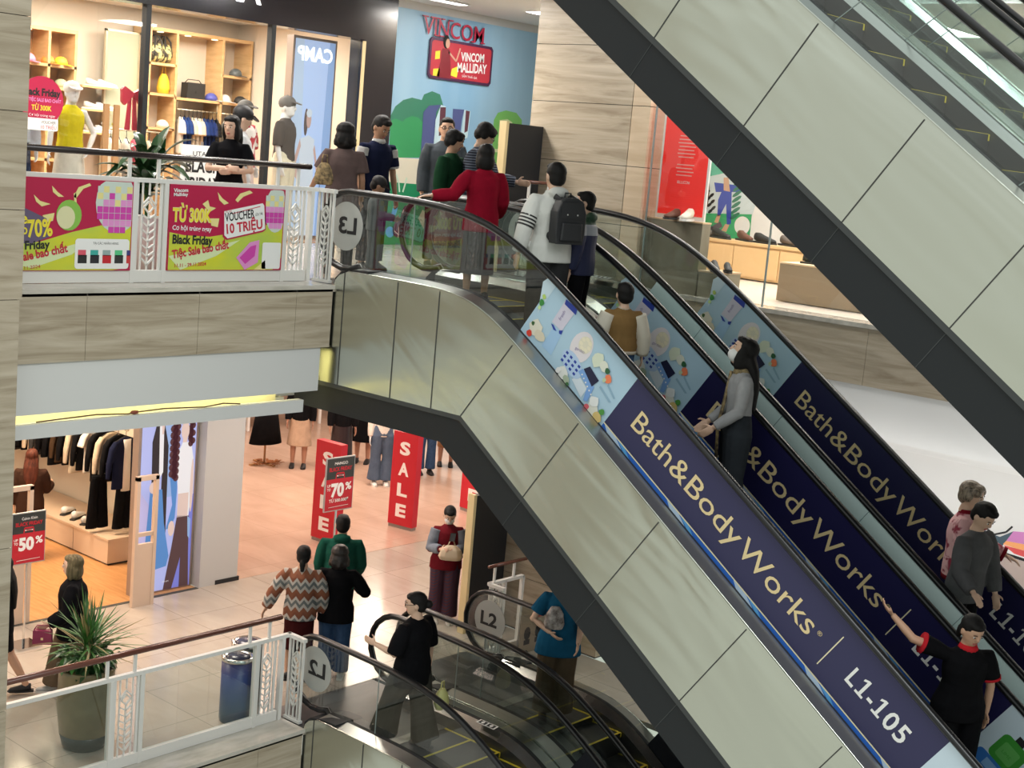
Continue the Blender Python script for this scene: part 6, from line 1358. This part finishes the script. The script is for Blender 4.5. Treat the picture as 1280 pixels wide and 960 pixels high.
for i in range(5):
    r = empty('display_table', (15.5+i*2.0,23.6,-H), label='low display table far back in the lower shop', category='display table', group='display tables at the back of the lower shop')
    mb = MB(); mb.box((-.7,-.35,.42),(.7,.35,.48), WHITE); mb.build('top', r)
    for x, y in ((-.62,-.28),(.62,-.28),(-.62,.28),(.62,.28)): mb = MB(); mb.box((x-.025,y-.025,0),(x+.025,y+.025,.42), WHITE); mb.build('leg', r)
for i in range(3): rail('back clothes rail %s in the lower shop' % ('at left','in the middle','at right')[i], (14.5+i*3.2,25.4,-H+1.5), (16.9+i*3.2,25.4,-H+1.5), -H)
for i in range(20): garment('hanging_garment', (14.6+(i%7)*.32+(i//7)*3.2,25.4,-H+1.47), (BLK,ct,CHAR,cw,fabric('rust cloth', (.35,.12,.05)))[i%5], 'garment on the rails along the back wall of the lower shop', 'garments on the back rails of the lower shop', 60, .9)
# cable and junction on the white lintel
mb = MB(); pts = [at(1, YF+.06, *q) for q in ((45,536),(80,534),(120,527),(160,523),(168,521),(205,519),(255,512),(268,508),(278,513),(300,508))]
mb.tube([(q.x, YF+.06, -1.155+.02*(i%3)*.5) for i, q in enumerate(pts)], .007, mat('brown cable', (.12,.05,.03), .6), 5); mb.build('cable', label='loose brown cable lying along the white beam under the upper floor', category='cable')
mb = MB(); mb.ball((pts[4].x, YF+.06, -1.145), (.05,.02,.02), mat('red brown tape', (.25,.06,.03), .6), 8); mb.build('junction_box', label='small red brown junction knot on the white beam', category='junction box')

r = empty('safety_notice', (13.0,10.90,-H), label='tan safety notice card with black pictograms beside the L2 disc', category='notice'); q0, q1 = at(1, 10.90, 652, 770), at(1, 10.90, 690, 832)
mb = MB(); mb.box((q0.x-13.0,0,q1.z+H),(q1.x-13.0,.01,q0.z+H), mat('tan card', (.33,.25,.18), .5)); A = Art(mb, (q0.x-13.0,0,q1.z+H), (q1.x-q0.x,0,0), (0,0,q0.z-q1.z), (0,-1,0))
for i in range(3):
    for j in range(2): A.ell(.2+.3*i,.3+.38*j,.09,.11,BLACK,1,10); A.rect(.12+.3*i,.12+.38*j,.28+.3*i,.2+.38*j,BLACK,1)
A.rect(.3,.9,.7,.94,col('notice red', (.45,.05,.03)),1); mb.build('card', r)
mb = MB(); mb.box((q0.x-13.0+.02,.012,0),(q0.x-13.0+.05,.03,q0.z+H), CHROME); mb.build('post', r)
# ================================================================== LIGHT
w = bpy.data.worlds.new('world'); SC.world = w; w.use_nodes = True; nt = w.node_tree; bg = nt.nodes['Background']
tc = N(nt, 'ShaderNodeTexCoord'); sp = N(nt, 'ShaderNodeSeparateXYZ'); nt.links.new(tc.outputs['Generated'], sp.inputs[0])
mr = N(nt, 'ShaderNodeMapRange'); mr.inputs[1].default_value = -1; nt.links.new(sp.outputs[2], mr.inputs[0])
c = ramp(nt, mr.outputs[0], [(.0,(.44,.45,.42)), (.42,(.68,.69,.63)), (.55,(.72,.73,.69)), (.8,(1.0,1.04,1.04)), (1,(1.1,1.1,1.1))])
wn = noise(nt, tc.outputs['Generated'], 1.6, 3, .5, 1.2)
wm = N(nt, 'ShaderNodeMix', _data_type='RGBA', _blend_type='MULTIPLY'); wm.inputs[0].default_value = 1
nt.links.new(c, wm.inputs[6]); nt.links.new(ramp(nt, wn, [(.30,(.60,.68,.68)), (.45,(.88,.90,.88)), (.52,(1.22,1.24,1.15)), (.58,(.86,.88,.86)), (.70,(1.0,.98,.92))]), wm.inputs[7])
nt.links.new(wm.outputs[2], bg.inputs[0]); bg.inputs[1].default_value = 1.0
def area(loc, size, power, color=(1,1,1), rot=(0,0,0), sy_=None):
    l = bpy.data.lights.new('area', 'AREA'); l.energy = power; l.color = color; l.size = size
    if sy_: l.shape = 'RECTANGLE'; l.size_y = sy_
    o = bpy.data.objects.new('area', l); COL.objects.link(o); o.location = loc; o.rotation_euler = rot
    o.visible_camera = True
    return o
def dn(x, y, z, power, color, size=.7): return area((x,y,z), size, power, color)
for x in (6.5,9,11.5,13): dn(x,13.2,3.54,90,(1,.96,.90))
dn(16.3,13.6,3.54,110,(1,.97,.93))
for x, y in ((7.2,13.2),(10,13.4),(12.8,13.4),(16.5,13.8)): dn(x,y,-1.33,72,(1,.85,.74))
for x in (9,11,13): dn(x,17.2,3.13,120,(1,.92,.80),1.2)
dn(11,15.75,3.13,60,(1,.93,.82),1.2)
for x, y in ((8,17.5),(10.3,17.5)): dn(x,y,-1.33,150,(1,.76,.52),1.0)
for x, y in ((14.5,18),(17.5,18),(20,20),(16,22)): dn(x,y,-1.33,120,(1,.78,.64),1.2)
for x, y in ((15.5,10),(16.5,8),(16.5,6),(18,10)): dn(x,y,3.38,95,(1,.95,.87),1.0)
area((7.2,11.05,-.74), 4.6, 26, (1,.93,.50), sy_=.12)
area((13.25,6.0,4.2), .5, 270, (1,1,.97), rot=(0,R(-38),0), sy_=8)  # added fill light without a fixture, brightens the right-hand gallery
area((13.08,4.5,-1.55), .25, 50, (1,.98,.94), rot=(0,R(-60),0), sy_=7)  # unseen fill light added to lift the white hoarding
SCN = area((6.5,-2.0,9.5), 6, 900, (.97,1,.99), rot=(R(20),R(-42),0))
SC.view_settings.view_transform = 'Standard'; SC.view_settings.look = 'None'; SC.view_settings.gamma = 1
SC.view_settings.exposure = 0.0
SC.view_settings.use_curve_mapping = False
SC.cycles.use_denoising = True
SC.cycles.max_bounces = 6; SC.cycles.transparent_max_bounces = 24; SC.cycles.diffuse_bounces = 3; SC.cycles.glossy_bounces = 3
SC.cycles.caustics_reflective = False; SC.cycles.caustics_refractive = False
SC.cycles.sample_clamp_indirect = 4
